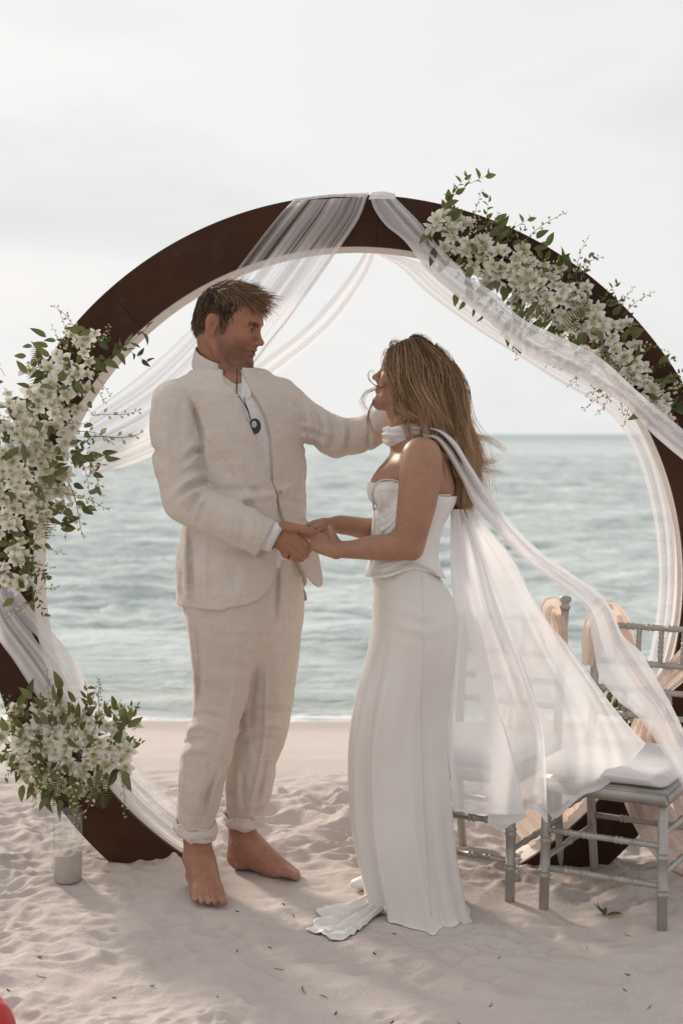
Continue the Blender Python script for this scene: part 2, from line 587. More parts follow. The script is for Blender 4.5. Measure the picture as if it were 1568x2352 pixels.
def sand_z(x, y):
    x = np.asarray(x, float); y = np.asarray(y, float)
    z = sand_base(y)
    tr = (1 - sstep(5.2, 6.1, y + 0.25 * perlin(x * 0.9, y * 0.9, 0, 5)))      # trodden part of the beach
    far = sstep(3.2, 2.0, y) if False else 1.0
    wx = x + 0.10 * perlin(x * 2.1, y * 2.1, 3, 9)
    wy = y + 0.10 * perlin(x * 2.1, y * 2.1, 8, 9)
    r1 = 1 - np.abs(perlin(wx * 2.6, wy * 3.4, 0.3, 1)) * 2.2
    r2 = 1 - np.abs(perlin(wx * 5.5, wy * 7.5, 2.3, 2)) * 2.2
    r3 = (1 - np.abs(perlin(wx * 10.5 + 3, wy * 13.5, 6.3, 12)) * 2.4) * np.clip(.5 + perlin(x * 2.3, y * 2.3, 1.5, 13), 0, 1)
    r4 = (1 - np.abs(perlin(wx * 19 + 7, wy * 23, 2.3, 14)) * 2.4) * np.clip(.45 + perlin(x * 3.1, y * 3.1, 5.5, 15), 0, 1)
    s1 = perlin(wx * 1.3, wy * 1.6, 5.1, 3)
    s3 = perlin(wx * 13, wy * 17, 1.7, 4)
    amt = 0.55 + 0.45 * sstep(-0.35, 0.25, perlin(x * 0.8, y * 1.1, 4.4, 6))
    amt = amt * (1.25 + 0.25 * sstep(4.3, 5.0, y))
    z = z + tr * amt * (0.020 * r1 + 0.021 * r2 * (0.65 + 0.7 * perlin(x * 1.7, y * 1.7, 9, 8)) + 0.018 * s1 + 0.008 * s3 + 0.019 * r3 + 0.011 * r4)
    z = z - 0.030 * tr
    z = z + (1 - tr) * 0.004 * perlin(x * 1.1, y * 2.2, 7, 11)
    for fx, fy, fr, fd in FEET:
        q = np.sqrt((x - fx) ** 2 + (y - fy) ** 2) / fr
        k = np.exp(-q ** 2 * 1.2)
        z = z * (1 - k) + fd * k
    return z

def fan(y, half):
    """rows at distance y, spread +- half*y (uneven: dense near the middle)"""
    t = np.concatenate([np.linspace(-6, -0.7, 26)[:-1], np.linspace(-0.7, 0.7, half), np.linspace(0.7, 6, 26)[1:]])
    yy, tt = np.meshgrid(y, t, indexing='ij')
    return tt * np.maximum(yy, 2.0), yy, len(t)

def build_sand():
    y = np.concatenate([np.linspace(-60, 2.4, 60)[:-1], np.geomspace(2.4, 6.6, 560)[:-1], np.geomspace(6.6, 14, 120)[:-1], np.geomspace(14, 9000, 60)])
    X, Y, nt_ = fan(y, 620)
    Z = sand_z(X, Y)
    V = np.stack([X.ravel(), Y.ravel(), Z.ravel()], 1)
    me = mesh_np('sand', V, grid_faces(nt_, len(y)))
    m, nt, b = new_mat('sand')
    n1 = noise_node(nt, 3.0, 6, 0.6)
    n2 = noise_node(nt, 420.0, 3, 0.7)
    n3 = noise_node(nt, 55.0, 5, 0.65)
    c = ramp_node(nt, n1, [(0.3, (0.51, 0.437, 0.402)), (0.72, (0.60, 0.525, 0.49))])
    c = mix_col(nt, 0.45, c, ramp_node(nt, n2, [(0.25, (0.28, 0.23, 0.20)), (0.5, (0.53, 0.465, 0.425)), (0.8, (0.74, 0.69, 0.65))]))
    # damp sand towards the waterline
    t = nt.nodes.new('ShaderNodeTexCoord'); sp = nt.nodes.new('ShaderNodeSeparateXYZ')
    nt.links.new(t.outputs['Object'], sp.inputs[0])
    wet = math_node(nt, 'ADD', sp.outputs['Z'], math_node(nt, 'MULTIPLY', n1, 0.06))
    wr = nt.nodes.new('ShaderNodeMapRange'); wr.inputs['From Min'].default_value = -0.43; wr.inputs['From Max'].default_value = -0.30
    wr.inputs['To Min'].default_value = 1; wr.inputs['To Max'].default_value = 0
    nt.links.new(wet, wr.inputs['Value'])
    c2 = mix_col(nt, wr.outputs[0], c, (0.42, 0.37, 0.33))
    nt.links.new(c2, b.inputs['Base Color'])
    b.inputs['Roughness'].default_value = 0.9
    b.inputs['Specular IOR Level'].default_value = 0.25
    pr = bump(nt, b, n3, 0.6, 0.009)
    bump(nt, b, n2, 0.55, 0.0016, pr)
    o = link('sand', me, m)
    tag(o, kind='structure')
    return o

def build_sea():
    y = np.concatenate([np.geomspace(7.6, 130, 560)[:-1], np.geomspace(130, 8000, 60)])
    X, Y, nt_ = fan(y, 300)
    damp = np.interp(Y, [8.8, 10.5, 16, 60, 130, 300], [0.06, 0.35, 0.9, 1.0, 0.9, 0])
    Z = 0.13 * perlin(X * 0.4 + 0.1 * Y, Y * 0.8, 0, 21) + 0.10 * perlin(X * 0.95, Y * 2.0, 3, 22) + 0.05 * (0.6 - 1.6 * np.abs(perlin(X * 2.0, Y * 4.2, 5, 23))) + 0.028 * (0.6 - 1.6 * np.abs(perlin(X * 4.0, Y * 8.0, 7, 25)))
    Z = Z + 0.11 * np.interp(Y, [10, 25, 60], [0, 0.5, 1]) * perlin(X * 0.12, Y * 0.30, 9, 24)
    Z = Z * damp
    # one low wave rolling in near the shore, with a thin lip of foam behind it
    line = 10.75 + 0.30 * perlin(X[:, :] * 0.35, 0.5, 0, 31)
    Z = Z + 0.085 * np.exp(-((Y - line) / np.where(Y < line, 0.22, 0.55)) ** 2)
    line2 = 13.2 + 0.6 * perlin(X[:, :] * 0.25, 0.5, 0, 32)
    Z = Z + 0.07 * np.exp(-((Y - line2) / 0.6) ** 2)
    V = np.stack([X.ravel(), Y.ravel(), (Z + WATER_Z).ravel()], 1)
    me = mesh_np('sea', V, grid_faces(nt_, len(y)))
    shore = 9.35 + 0.14 * perlin(X * 0.9, 0.5, 0, 33) + 0.05 * perlin(X * 3.5, 0.7, 0, 34)
    foam = np.exp(-((Y - shore - 0.15) / 0.28) ** 2) + 0.55 * np.exp(-((Y - shore - 0.9) / 0.30) ** 2) * (0.5 + perlin(X * 1.5, Y * 3, 0, 35))
    foam = foam + 0.7 * np.exp(-((Y - line + 0.22) / 0.12) ** 2) * np.clip(.4 + perlin(X * 1.1, 0.3, 0, 36), 0, 1)
    vattr(me, 'foam', np.clip(foam, 0, 1).ravel())
    depth = sstep(9.3, 13.5, Y)
    vattr(me, 'deep', depth.ravel())
    m, nt, b = new_mat('sea')
    n1 = noise_node(nt, 1.0, 5, 0.6, (0.5, 1.3, 1))
    n2 = noise_node(nt, 1.0, 4, 0.6, (3.5, 8, 1))
    n4 = noise_node(nt, 1.0, 3, 0.5, (0.02, 0.05, 1))
    shallow = (0.42, 0.47, 0.44)
    mid = ramp_node(nt, n1, [(0.38, (0.33, 0.385, 0.38)), (0.62, (0.63, 0.69, 0.675))])
    far = ramp_node(nt, n4, [(0.35, (0.26, 0.32, 0.33)), (0.6, (0.40, 0.48, 0.48))])
    t = nt.nodes.new('ShaderNodeTexCoord'); sp = nt.nodes.new('ShaderNodeSeparateXYZ')
    nt.links.new(t.outputs['Object'], sp.inputs[0])
    mr = nt.nodes.new('ShaderNodeMapRange'); mr.inputs['From Min'].default_value = 60; mr.inputs['From Max'].default_value = 700
    nt.links.new(sp.outputs['Y'], mr.inputs['Value'])
    c = mix_col(nt, mr.outputs[0], mid, far)
    c = mix_col(nt, attr_node(nt, 'deep'), shallow, c)
    fm = math_node(nt, 'MULTIPLY', attr_node(nt, 'foam'), ramp_node(nt, noise_node(nt, 6, 6, 0.7, (1, 2, 1)), [(0.3, (0.1,) * 3), (0.6, (1,) * 3)]))
    c = mix_col(nt, fm, c, (0.82, 0.82, 0.80))
    nt.links.new(c, b.inputs['Base Color'])
    far_r = nt.nodes.new('ShaderNodeMapRange'); far_r.inputs['From Min'].default_value = 30; far_r.inputs['From Max'].default_value = 500
    far_r.inputs['To Min'].default_value = 0.09; far_r.inputs['To Max'].default_value = 0.5
    nt.links.new(sp.outputs['Y'], far_r.inputs['Value'])
    nt.links.new(math_node(nt, 'MAXIMUM', far_r.outputs[0], math_node(nt, 'MULTIPLY', fm, 0.8)), b.inputs['Roughness'])
    far_s = nt.nodes.new('ShaderNodeMapRange'); far_s.inputs['From Min'].default_value = 70; far_s.inputs['From Max'].default_value = 500
    far_s.inputs['To Min'].default_value = 0.5; far_s.inputs['To Max'].default_value = 0.12
    nt.links.new(sp.outputs['Y'], far_s.inputs['Value']); nt.links.new(far_s.outputs[0], b.inputs['Specular IOR Level'])
    b.inputs['IOR'].default_value = 1.33
    pr = bump(nt, b, n2, 0.8, 0.10)
    bump(nt, b, noise_node(nt, 1.0, 4, 0.55, (0.22, 0.9, 1)), 0.7, 0.6, pr)
    o = link('sea', me, m)
    tag(o, kind='structure')
# ================================================================ people: shared sculpting
def skin_mat(name, base, red, scale=1.0):
    m, nt, b = new_mat(name)
    n1 = noise_node(nt, 14, 4, 0.6)
    n2 = noise_node(nt, 160, 3, 0.6)
    c = ramp_node(nt, n1, [(0.3, base), (0.7, red)])
    c = mix_col(nt, 0.18, c, ramp_node(nt, n2, [(0.35, tuple(0.55 * q for q in base)), (0.65, tuple(min(1, 1.25 * q) for q in red))]))
    lip = attr_node(nt, 'lip')
    c = mix_col(nt, lip, c, (0.30, 0.10, 0.08))
    c = mix_col(nt, attr_node(nt, 'stubble'), c, (0.105, 0.050, 0.026))
    c = mix_col(nt, math_node(nt, 'MULTIPLY', attr_node(nt, 'sandy'), ramp_node(nt, noise_node(nt, 45, 5, 0.7), [(0.45, (0,) * 3), (0.66, (0.75,) * 3)])), c, (0.55, 0.48, 0.43))
    nt.links.new(c, b.inputs['Base Color'])
    b.inputs['Roughness'].default_value = 0.48
    b.inputs['Specular IOR Level'].default_value = 0.4
    b.inputs['Subsurface Weight'].default_value = 0.12
    b.inputs['Subsurface Radius'].default_value = (1.0, 0.35, 0.2)
    b.inputs['Subsurface Scale'].default_value = 0.006
    bump(nt, b, n2, 0.12, 0.001)
    return m

def hair_mat(name, dark, mid, light, rough=0.38):
    m, nt, b = new_mat(name)
    t = math_node(nt, 'ADD', math_node(nt, 'MULTIPLY', attr_node(nt, 'tint'), 0.62), math_node(nt, 'MULTIPLY', attr_node(nt, 'along'), 0.52))
    c = ramp_node(nt, t, [(0.08, dark), (0.5, mid), (0.95, light)])
    nt.links.new(c, b.inputs['Base Color'])
    b.inputs['Roughness'].default_value = rough
    b.inputs['Specular IOR Level'].default_value = 0.32
    b.inputs['Anisotropic'].default_value = 0.5
    # fine hair glows when the light is behind it
    tr = nt.nodes.new('ShaderNodeBsdfTranslucent')
    nt.links.new(mix_col(nt, 0.5, c, light), tr.inputs['Color'])
    mx = nt.nodes.new('ShaderNodeMixShader'); mx.inputs[0].default_value = 0.3
    out = nt.nodes['Material Output']
    nt.links.new(b.outputs[0], mx.inputs[1]); nt.links.new(tr.outputs[0], mx.inputs[2]); nt.links.new(mx.outputs[0], out.inputs['Surface'])
    return m

def linen_mat(name, lo, hi, thread=900.0, bs=0.35):
    m, nt, b = new_mat(name)
    h = noise_node(nt, 1.0, 3, 0.6, (thread * 0.08, thread * 0.08, thread))      # weft threads
    v = noise_node(nt, 1.0, 3, 0.6, (thread, thread, thread * 0.06))             # warp threads
    slub = noise_node(nt, 1.0, 4, 0.6, (60, 60, 9))
    slub2 = noise_node(nt, 1.0, 4, 0.6, (12, 12, 120))
    big = noise_node(nt, 4.0, 4, 0.6)
    w = math_node(nt, 'MULTIPLY', math_node(nt, 'ADD', h, v), 0.5)
    c = ramp_node(nt, w, [(0.32, lo), (0.66, hi)])
    c = mix_col(nt, 0.30, c, ramp_node(nt, math_node(nt, 'MULTIPLY', math_node(nt, 'ADD', slub, slub2), 0.5), [(0.35, lo), (0.65, hi)]))
    c = mix_col(nt, 0.25, c, ramp_node(nt, big, [(0.35, lo), (0.65, hi)]))
    nt.links.new(c, b.inputs['Base Color'])
    b.inputs['Roughness'].default_value = 0.88
    b.inputs['Specular IOR Level'].default_value = 0.2
    b.inputs['Sheen Weight'].default_value = 0.15
    b.inputs['Sheen Roughness'].default_value = 0.5
    # the soft creases that linen keeps: thin ridges where two noise fields cross their middle value
    cr1 = math_node(nt, 'ABSOLUTE', math_node(nt, 'SUBTRACT', noise_node(nt, 1.0, 3, 0.55, (13, 13, 7)), 0.5))
    cr2 = math_node(nt, 'ABSOLUTE', math_node(nt, 'SUBTRACT', noise_node(nt, 1.0, 3, 0.55, (16, 16, 34), loc=(3, 1, 2)), 0.5))
    crs = math_node(nt, 'MINIMUM', math_node(nt, 'MULTIPLY', math_node(nt, 'MINIMUM', cr1, cr2), 6.0), 1.0)
    p0 = bump(nt, b, crs, 0.38, 0.004)
    pr = bump(nt, b, slub, 0.12, 0.002, p0)
    bump(nt, b, w, bs, 0.0012, pr)
    return m

def frame_from(fwd, pitch=0.0, roll=0.0):
    """3x3 with rows forward, left, up; fwd (x,y) heading, pitch>0 looks up"""
    f = np.array([fwd[0], fwd[1], 0.0]); f /= np.linalg.norm(f)
    l = np.array([-f[1], f[0], 0.0]); u = np.array([0, 0, 1.0])
    f2 = f * math.cos(pitch) + u * math.sin(pitch)
    u2 = -f * math.sin(pitch) + u * math.cos(pitch)
    l2 = l * math.cos(roll) + u2 * math.sin(roll)
    u3 = u2 * math.cos(roll) - l * math.sin(roll)
    return np.array([f2, l2, u3])

def head_sdf(S, o, M, sc=1.0, male=True):
    """o: origin between the ears; M rows forward, left, up"""
    W = lambda x, y, z: o + sc * (x * M[0] + y * M[1] + z * M[2])
    E = lambda c, r, k, mode='add': S.ell(W(*c), np.array(r) * sc, M, k * sc, mode)
    K = lambda a, b, ra, rb, k, mode='add': S.cone(W(*a), W(*b), ra * sc, rb * sc, k * sc, mode)
    E((-.010, 0, .044), (.094, .075, .088), .001)
    E((.030, 0, .050), (.066, .064, .064), .02)
    E((.034, 0, -.016), (.052, .056, .066), .03)
    for sgn in (-1, 1):
        K((.006, sgn * .052, -.044), (.070, sgn * .016, -.076), .016, .016, .03)
        E((.052, sgn * .042, -.004), (.028, .022, .022), .022)
        K((.083, sgn * .012, .041), (.066, sgn * .047, .040), .0095 if male else .007, .009, .014)
    E((.074, 0, -.076), (.019, .022, .018), .022)
    K((.030, 0, -.062), (.074, 0, -.082), .026, .014, .025)
    # eye sockets, lids
    for sgn in (-1, 1):
        E((.094, sgn * .032, .024), (.016, .017, .011), .014, 'sub')
        E((.073, sgn * .032, .024), (.0135, .015, .0115), .005)
        E((.089, sgn * .033, .0225), (.006, .0135, .0029 if male else .0026), .002, 'sub')
    # nose
    K((.086, 0, .030), (.1045, 0, -.006), .0068, .0088, .011)
    E((.1085, 0, -.010), (.0105, .0105, .009), .008)
    for sgn in (-1, 1):
        E((.096, sgn * .0115, -.0145), (.010, .0072, .0075), .006)
        E((.101, sgn * .0062, -.0195), (.0055, .0028, .003), .002, 'sub')
    # mouth
    E((.086, 0, -.035), (.013, .024, .0135), .012)
    E((.0925, 0, -.0345), (.0085, .019, .0055), .005)
    E((.0905, 0, -.0475), (.0090, .018, .0068), .006)
    E((.082, 0, -.060), (.012, .020, .012), .012)
    E((.098, 0, -.0405), (.012, .023, .0022 if male else .0036), .002, 'sub')
    E((.098, 0, -.0595), (.008, .020, .005), .008, 'sub')
    # ears
    for sgn in (-1, 1):
        f, l, u = M
        e0 = math.radians(22) * 1.0
        ax = f * math.cos(e0) * 1.0 - l * sgn * math.sin(e0)
        ny = l * sgn * math.cos(e0) + f * math.sin(e0)
        tl = math.radians(-10)
        up = u * math.cos(tl) + ax * math.sin(tl); ax2 = ax * math.cos(tl) - u * math.sin(tl)
        RM = np.array([ax2, ny, up])
        c = W(-.026, sgn * .077, .012)
        S.ell(c, np.array((.0185, .0075, .031)) * sc, RM, .004 * sc)
        S.ell(c + ny * .0085 * sc + ax2 * .002 * sc, np.array((.0125, .0060, .0225)) * sc, RM, .002 * sc, 'sub')
        S.ell(c + ny * .002 * sc + ax2 * .000 * sc + up * .006 * sc, np.array((.0085, .0055, .013)) * sc, RM, .004 * sc)
        S.ell(c + ny * .006 * sc + ax2 * .004 * sc - up * .004 * sc, np.array((.0055, .006, .0085)) * sc, RM, .002 * sc, 'sub')
        S.ell(c + ny * .003 * sc + ax2 * .0135 * sc - up * .004 * sc, np.array((.004, .004, .006)) * sc, RM, .003 * sc)
        S.ell(c - up * .026 * sc + ax2 * .004 * sc, np.array((.0085, .0055, .0085)) * sc, RM, .006 * sc)
    return W

def to_local(v, o, M, sc):
    return ((v - o) / sc) @ M.T

def foot_sdf(S, heel, e, med, z0=0.0, sc=1.0):
    e = np.array([e[0], e[1], 0.0]); e /= np.linalg.norm(e)
    m = np.array([-e[1], e[0], 0.0]) * med
    H = np.array([heel[0], heel[1], z0])
    W = lambda x, y, z: H + sc * (x * e + y * m + np.array([0, 0, z]))
    S.ball(W(.034, 0, .031), .031 * sc, .02)
    S.cone(W(.034, -.008, .024), W(.170, -.026, .017), .024 * sc, .018 * sc, .015)
    S.cone(W(.040, .006, .036), W(.180, .027, .023), .026 * sc, .020 * sc, .02)
    S.path([W(.050, 0, .092), W(.085, .004, .070), W(.130, .008, .045), W(.186, .012, .024)], [.036 * sc, .034 * sc, .028 * sc, .019 * sc], .025)
    S.ell(W(.168, .002, .021), np.array((.052, .044, .020)) * sc, np.array([e, m, [0, 0, 1]]), .02)
    toes = [((.185, .030, .018), (.252, .035, .0135), .0165, .0130), ((.190, .010, .018), (.245, .012, .0105), .0115, .0092),
            ((.185, -.007, .017), (.235, -.006, .0100), .0108, .0088), ((.176, -.022, .016), (.222, -.022, .0098), .0102, .0085),
            ((.165, -.035, .015), (.205, -.037, .0092), .0098, .0082)]
    for a, b, ra, rb in toes:
        a = np.array(a); b = np.array(b); mid = a * .5 + b * .5 + np.array([0, 0, .005])
        S.cone(W(*a), W(*mid), ra * sc, ra * .95 * sc, .008)
        S.cone(W(*mid), W(*b), ra * .95 * sc, rb * sc, .002)
        S.ball(W(*b), rb * 1.06 * sc, .001)
    for sgn in (-1, 1):
        S.ball(W(.050, sgn * .031, .088 + sgn * .004), .013 * sc, .016)
    S.cone(W(.012, 0, .04), W(.022, 0, .15), .016 * sc, .014 * sc, .02)
    return W
# ================================================================ the groom
GD = 4.30
GF = (0.64, -0.77)
def G(x, y, off=0.0): return P(x, y, GD + off)
gs = GD / FPX
skin_g = skin_mat('skin_tanned', (0.275, 0.127, 0.076), (0.365, 0.165, 0.100))


def jrows():
    tab = [(1400, 559, .203, .153), (1300, 556, .205, .155), (1200, 562, .192, .148), (1130, 566, .187, .142), (1050, 557, .200, .146),
           (980, 548, .208, .148), (920, 540, .205, .136), (885, 533, .180, .115), (858, 527, .12, .085)]
    r = []
    for y, cx, a, b in tab:
        p = G(cx, y)
        r.append((p[2], p[0], p[1], a, b))
    return r
JR = jrows()

def j_surface(x, y, grow=0.0):
    """front-surface point of the jacket seen at picture (x, y): returns u, z"""
    rows = np.array(sorted(JR))
    f = np.array(GF) / np.hypot(*GF); l = np.array([-f[1], f[0]])
    z = G(x, y, -0.1)[2]
    for _ in range(4):
        cx, cy, a, b = [np.interp(z, rows[:, 0], rows[:, i]) for i in (1, 2, 3, 4)]
        u = np.linspace(-a * .98, a * .98, 500)
        v = b * (1 - np.abs(u / a) ** 2.4) ** (1 / 2.4)
        X = cx + u * l[0] + v * f[0]; Y = cy + u * l[1] + v * f[1]
        px = 784 + X / Y * FPX
        i = np.argmin(np.abs(px - x))
        z = CAMH - (y - 997) * Y[i] / FPX
    return u[i], z, np.array([X[i], Y[i], z])

def on_jacket(x, y, lift=0.0):
    u, z, p = j_surface(x, y)
    f = np.array([GF[0], GF[1], 0]); f = f / np.linalg.norm(f)
    return p + f * lift

def build_groom():
    # ------------------------------------------------ body
    lo = [-0.62, 3.98, -0.03]; hi = [0.25, 4.62, 1.86]
    S = SDF(lo, hi, 0.0029)
    M = frame_from((0.965, -0.26), R(-15), R(2))
    o = G(523, 760, -0.01)
    W = head_sdf(S, o, M, 1.02, True)
    S.path([W(-.03, 0, -.02), G(508, 815, .01), G(520, 862, .0), G(528, 900, 0)], [.056, .053, .060, .075], .025)
    # sternomastoid and throat
    S.cone(W(-.02, -.055, -.03), G(533, 880, -.09), .014, .010, .02)
    S.cone(W(.035, 0, -.07), G(540, 880, -.06), .022, .025, .03)
    # hidden trunk and limbs under the clothes
    S.loft([(r[0], r[1], r[2], r[3] - .035, r[4] - .03) for r in JR], GF, .03)
    S.cone(G(525, 880), G(405, 925, -.13), .05, .05, .03); S.cone(G(525, 880), G(648, 915, .12), .05, .05, .03)
    rs, re, rw = G(405, 930, -.13), G(424, 1148, -.15), G(640, 1236, -.20)
    S.cone(rs, re, .045, .038, .02); S.cone(re, rw, .036, .0275, .02)
    ls, le, lw = G(650, 920, .12), G(768, 1004, .06), G(903, 962, .02)
    S.cone(ls, le, .045, .038, .02); S.cone(le, lw, .036, .027, .02)
    # legs and feet
    wr = foot_sdf(S, (-.448, 4.346), (.29, -.957), 1, -.004)
    wl = foot_sdf(S, (-.354, 4.480), (.913, -.407), -1, -.004)
    for wf, hip, knee in ((wr, G(520, 1400, -.05), G(490, 1640, -.02)), (wl, G(620, 1400, .05), G(610, 1640, .12))):
        S.path([hip, knee, wf(.045, 0, .30), wf(.050, 0, .092)], [.075, .052, .046, .036], .02)
    # right hand: back of the hand to the camera, fingers closed round hers
    H = lambda x, y, d: P(x, y, d)
    S.cone(rw, H(655, 1240, 4.095), .026, .024, .015, flat=((0, 1, 0), .75))
    mcps = [(678, 1227, 4.070), (673, 1246, 4.072), (666, 1260, 4.080), (657, 1271, 4.092)]
    for i, (x, y, d) in enumerate(mcps):
        S.cone(H(646, 1231 + 3 * i, 4.098), H(x, y, d + .004), .019, .0135, .012)
        S.ball(H(x, y, d), .0118, .008)
    fing = [[(678, 1227, 4.070), (704, 1253, 4.062), (708, 1264, 4.084), (699, 1266, 4.100)],
            [(673, 1246, 4.072), (699, 1268, 4.064), (702, 1276, 4.084), (692, 1276, 4.100)],
            [(666, 1260, 4.080), (690, 1278, 4.072), (691, 1284, 4.090), (682, 1281, 4.104)],
            [(657, 1271, 4.092), (678, 1281, 4.084), (680, 1285, 4.098), (672, 1281, 4.108)]]
    rad = [(.0125, .0105, .0095, .0085), (.0122, .0105, .0095, .0085), (.0115, .010, .009, .008), (.0105, .009, .0082, .0075)]
    for f, r in zip(fing, rad):
        S.path([H(*q) for q in f], r, .006, n=10, kin=.003)
    S.path([H(650, 1210, 4.09), H(674, 1212, 4.058), H(700, 1217, 4.044), H(722, 1223, 4.046)], [.017, .0132, .0112, .0088], .010, n=10, kin=.003)
    # left hand behind her neck
    S.cone(lw, G(925, 948, .02), .026, .024, .012, flat=((0, 1, 0), .6))
    for i in range(4):
        y = 930 + 12 * i
        S.path([G(928, 942 + 6 * i, .02), G(955, y, .015), G(975, y - 2, .0)], [.011, .009, .0075], .006, n=6)
    S.path([G(912, 945, .0), G(925, 925, -.02), G(935, 912, -.03)], [.012, .010, .008], .008, n=6)
    me, v, f = S.mesh('person', 1)
    loc = to_local(v, o, M, 1.02)
    x, y, z = loc[:, 0], loc[:, 1], loc[:, 2]
    inhead = (np.abs(loc) < .2).all(1)
    lip = np.exp(-((z + .0405) / .011) ** 4) * np.exp(-(y / .021) ** 4) * (x > .086) * inhead
    stub = inhead * sstep(-.018, -.045, z - .55 * np.maximum(0, .035 - x) * (x > -.02)) * sstep(-.012, .006, x + .4 * (z + .03)) * sstep(-.125, -.092, z) * (1 - .9 * lip)
    stub *= 1 - .8 * np.exp(-(((x - .055) / .018) ** 2 + ((z + .018) / .014) ** 2))
    stub = np.maximum(stub, inhead * np.exp(-((z + .026) / .006) ** 2) * (x > .075) * (np.abs(y) < .028) * .9)
    vattr(me, 'lip', lip * .55)
    vattr(me, 'stubble', np.clip(stub, 0, 1) * .50)
    vattr(me, 'sandy', .55 * sstep(.035, .0, v[:, 2]) + 0.12 * sstep(.22, .05, v[:, 2]))
    g = link('person', me, skin_g)
    tag(g, 'barefoot man in pale linen suit with black pendant, holding the woman\'s hand', 'person')
    N = vnormals(v, f)

    # ------------------------------------------------ eyes, brows
    eye_m, nt, b = new_mat('eye')
    b.inputs['Base Color'].default_value = (0.10, 0.075, 0.06, 1); b.inputs['Roughness'].default_value = .35
    iris_m, nt, b = new_mat('iris')
    b.inputs['Base Color'].default_value = (0.02, 0.016, 0.014, 1); b.inputs['Roughness'].default_value = .1
    for sgn in (-1, 1):
        bm = bmesh.new()
        bmesh.ops.create_uvsphere(bm, u_segments=16, v_segments=10, radius=.0115)
        for q in bm.verts: q.co += Vector(W(.0745, sgn * .032, .0225))
        e = bm_obj('eyeball', bm, eye_m, g)
        bm = bmesh.new()
        bmesh.ops.create_uvsphere(bm, u_segments=12, v_segments=8, radius=.0058)
        for q in bm.verts: q.co += Vector(W(.0812, sgn * .0318, .0220))
        bm_obj('iris', bm, iris_m, e)
        lash = np.array([W(.0845 + .004 * math.sin(q * math.pi), sgn * (.020 + .025 * q), .0262 + .0022 * math.sin(q * math.pi)) for q in np.linspace(0, 1, 9)])
        link('eyelash', tube_mesh('eyelash', lash, .0011, 5), iris_m, e)

    # ------------------------------------------------ hair
    hm = hair_mat('hair_brown', (0.035, 0.020, 0.012), (0.17, 0.098, 0.056), (0.50, 0.33, 0.21))
    hb = hair_mat('hair_brown_base', (0.035, 0.022, 0.015), (0.11, 0.066, 0.041), (0.28, 0.18, 0.11), .85)
    hb.node_tree.nodes['Principled BSDF'].inputs['Specular IOR Level'].default_value = .1
    hi_ = np.argwhere(inhead)[:, 0]
    lx, ly, lz = x[hi_], y[hi_], z[hi_]
    # base of the hair: a close cap that keeps the scalp from showing through
    S2 = SDF(o - .16, o + .17, .003)
    W2 = lambda a, b_, c: o + 1.02 * (a * M[0] + b_ * M[1] + c * M[2])
    S2.ell(W2(-.013, 0, .050), np.array((.0985, .0795, .0905)) * 1.02, M, .001)
    S2.ell(W2(-.06, 0, .010), np.array((.048, .058, .050)) * 1.02, M, .02)
    def hl(xx, yy, zz):
        px = ((xx - o[0]) * M[0, 0] + (yy - o[1]) * M[0, 1] + (zz - o[2]) * M[0, 2]) / 1.02
        py = ((xx - o[0]) * M[1, 0] + (yy - o[1]) * M[1, 1] + (zz - o[2]) * M[1, 2]) / 1.02
        pz = ((xx - o[0]) * M[2, 0] + (yy - o[1]) * M[2, 1] + (zz - o[2]) * M[2, 2]) / 1.02
        line = np.interp(px, [-.12, -.07, -.05, -.046, -.005, -.002, .014, .020, .034, .058, .09], [-.035, -.033, -.03, .045, .045, -.004, .0, .02, .050, .088, .094])
        nzs = .009 * perlin(px * 90, py * 90, pz * 90, 44)
        return line - pz + nzs
    S2.clip(hl, .004)
    S2.disp(lambda xx, yy, zz: .004 * perlin(xx * 60, yy * 60, zz * 40, 43))
    me2, v2, f2 = S2.mesh('scalp_hair', 1)
    N2 = vnormals(v2, f2); loc2 = to_local(v2, o, M, 1.02)
    vattr(me2, 'tint', np.clip(.16 + .35 * perlin(v2[:, 0] * 220, v2[:, 1] * 220, v2[:, 2] * 50, 45), 0, 1))
    vattr(me2, 'along', np.zeros(len(v2)))
    outer = np.argwhere((((v2 - W2(-.013, 0, .040)) * N2).sum(1) > .02))[:, 0]
    nS = 11000
    pick = rng.choice(outer, nS)
    p0 = v2[pick]; n0 = N2[pick]; l0 = loc2[pick]
    k = 8
    top = sstep(.075, .118, l0[:, 2])
    front = sstep(-.01, .06, l0[:, 0])
    length = .017 + .024 * top + .022 * top * front
    length *= rng.uniform(.5, 1.2, nS)
    clump = perlin(l0[:, 0] * 55, l0[:, 1] * 55, l0[:, 2] * 55, 41)
    clump2 = perlin(l0[:, 0] * 55, l0[:, 1] * 55, l0[:, 2] * 55, 42)
    # tousled forward by the wind on top, lying down on the sides
    d_f = (.70 * top + .45 * clump * top + (1 - top) * (.05 + .25 * clump))[:, None] * M[0]
    d_u = (top * (.05 + .45 * clump2 + .10 * front) - (1 - top) * .95)[:, None] * M[2]
    d_l = (.55 * clump2)[:, None] * M[1]
    d = d_f + d_u + d_l + n0 * (.10 + .24 * top)[:, None] + rng.normal(0, .11, (nS, 3))
    d /= np.linalg.norm(d, axis=1, keepdims=True)
    T = np.linspace(0, 1, k)[None, :, None]
    curl = (M[0] * .35 - M[2] * .75)[None] * top[:, None] + (-n0 * .05) * (1 - top)[:, None] + rng.normal(0, .38, (nS, 3)) * (.3 + .7 * top)[:, None]
    St = p0[:, None] - n0[:, None] * .0010 + d[:, None] * length[:, None, None] * T + curl[:, None] * (length[:, None, None] * .55) * T ** 2
    tint = np.clip(.32 + .25 * clump + .45 * top * rng.random(nS) + .14 * rng.normal(size=nS), 0, 1)
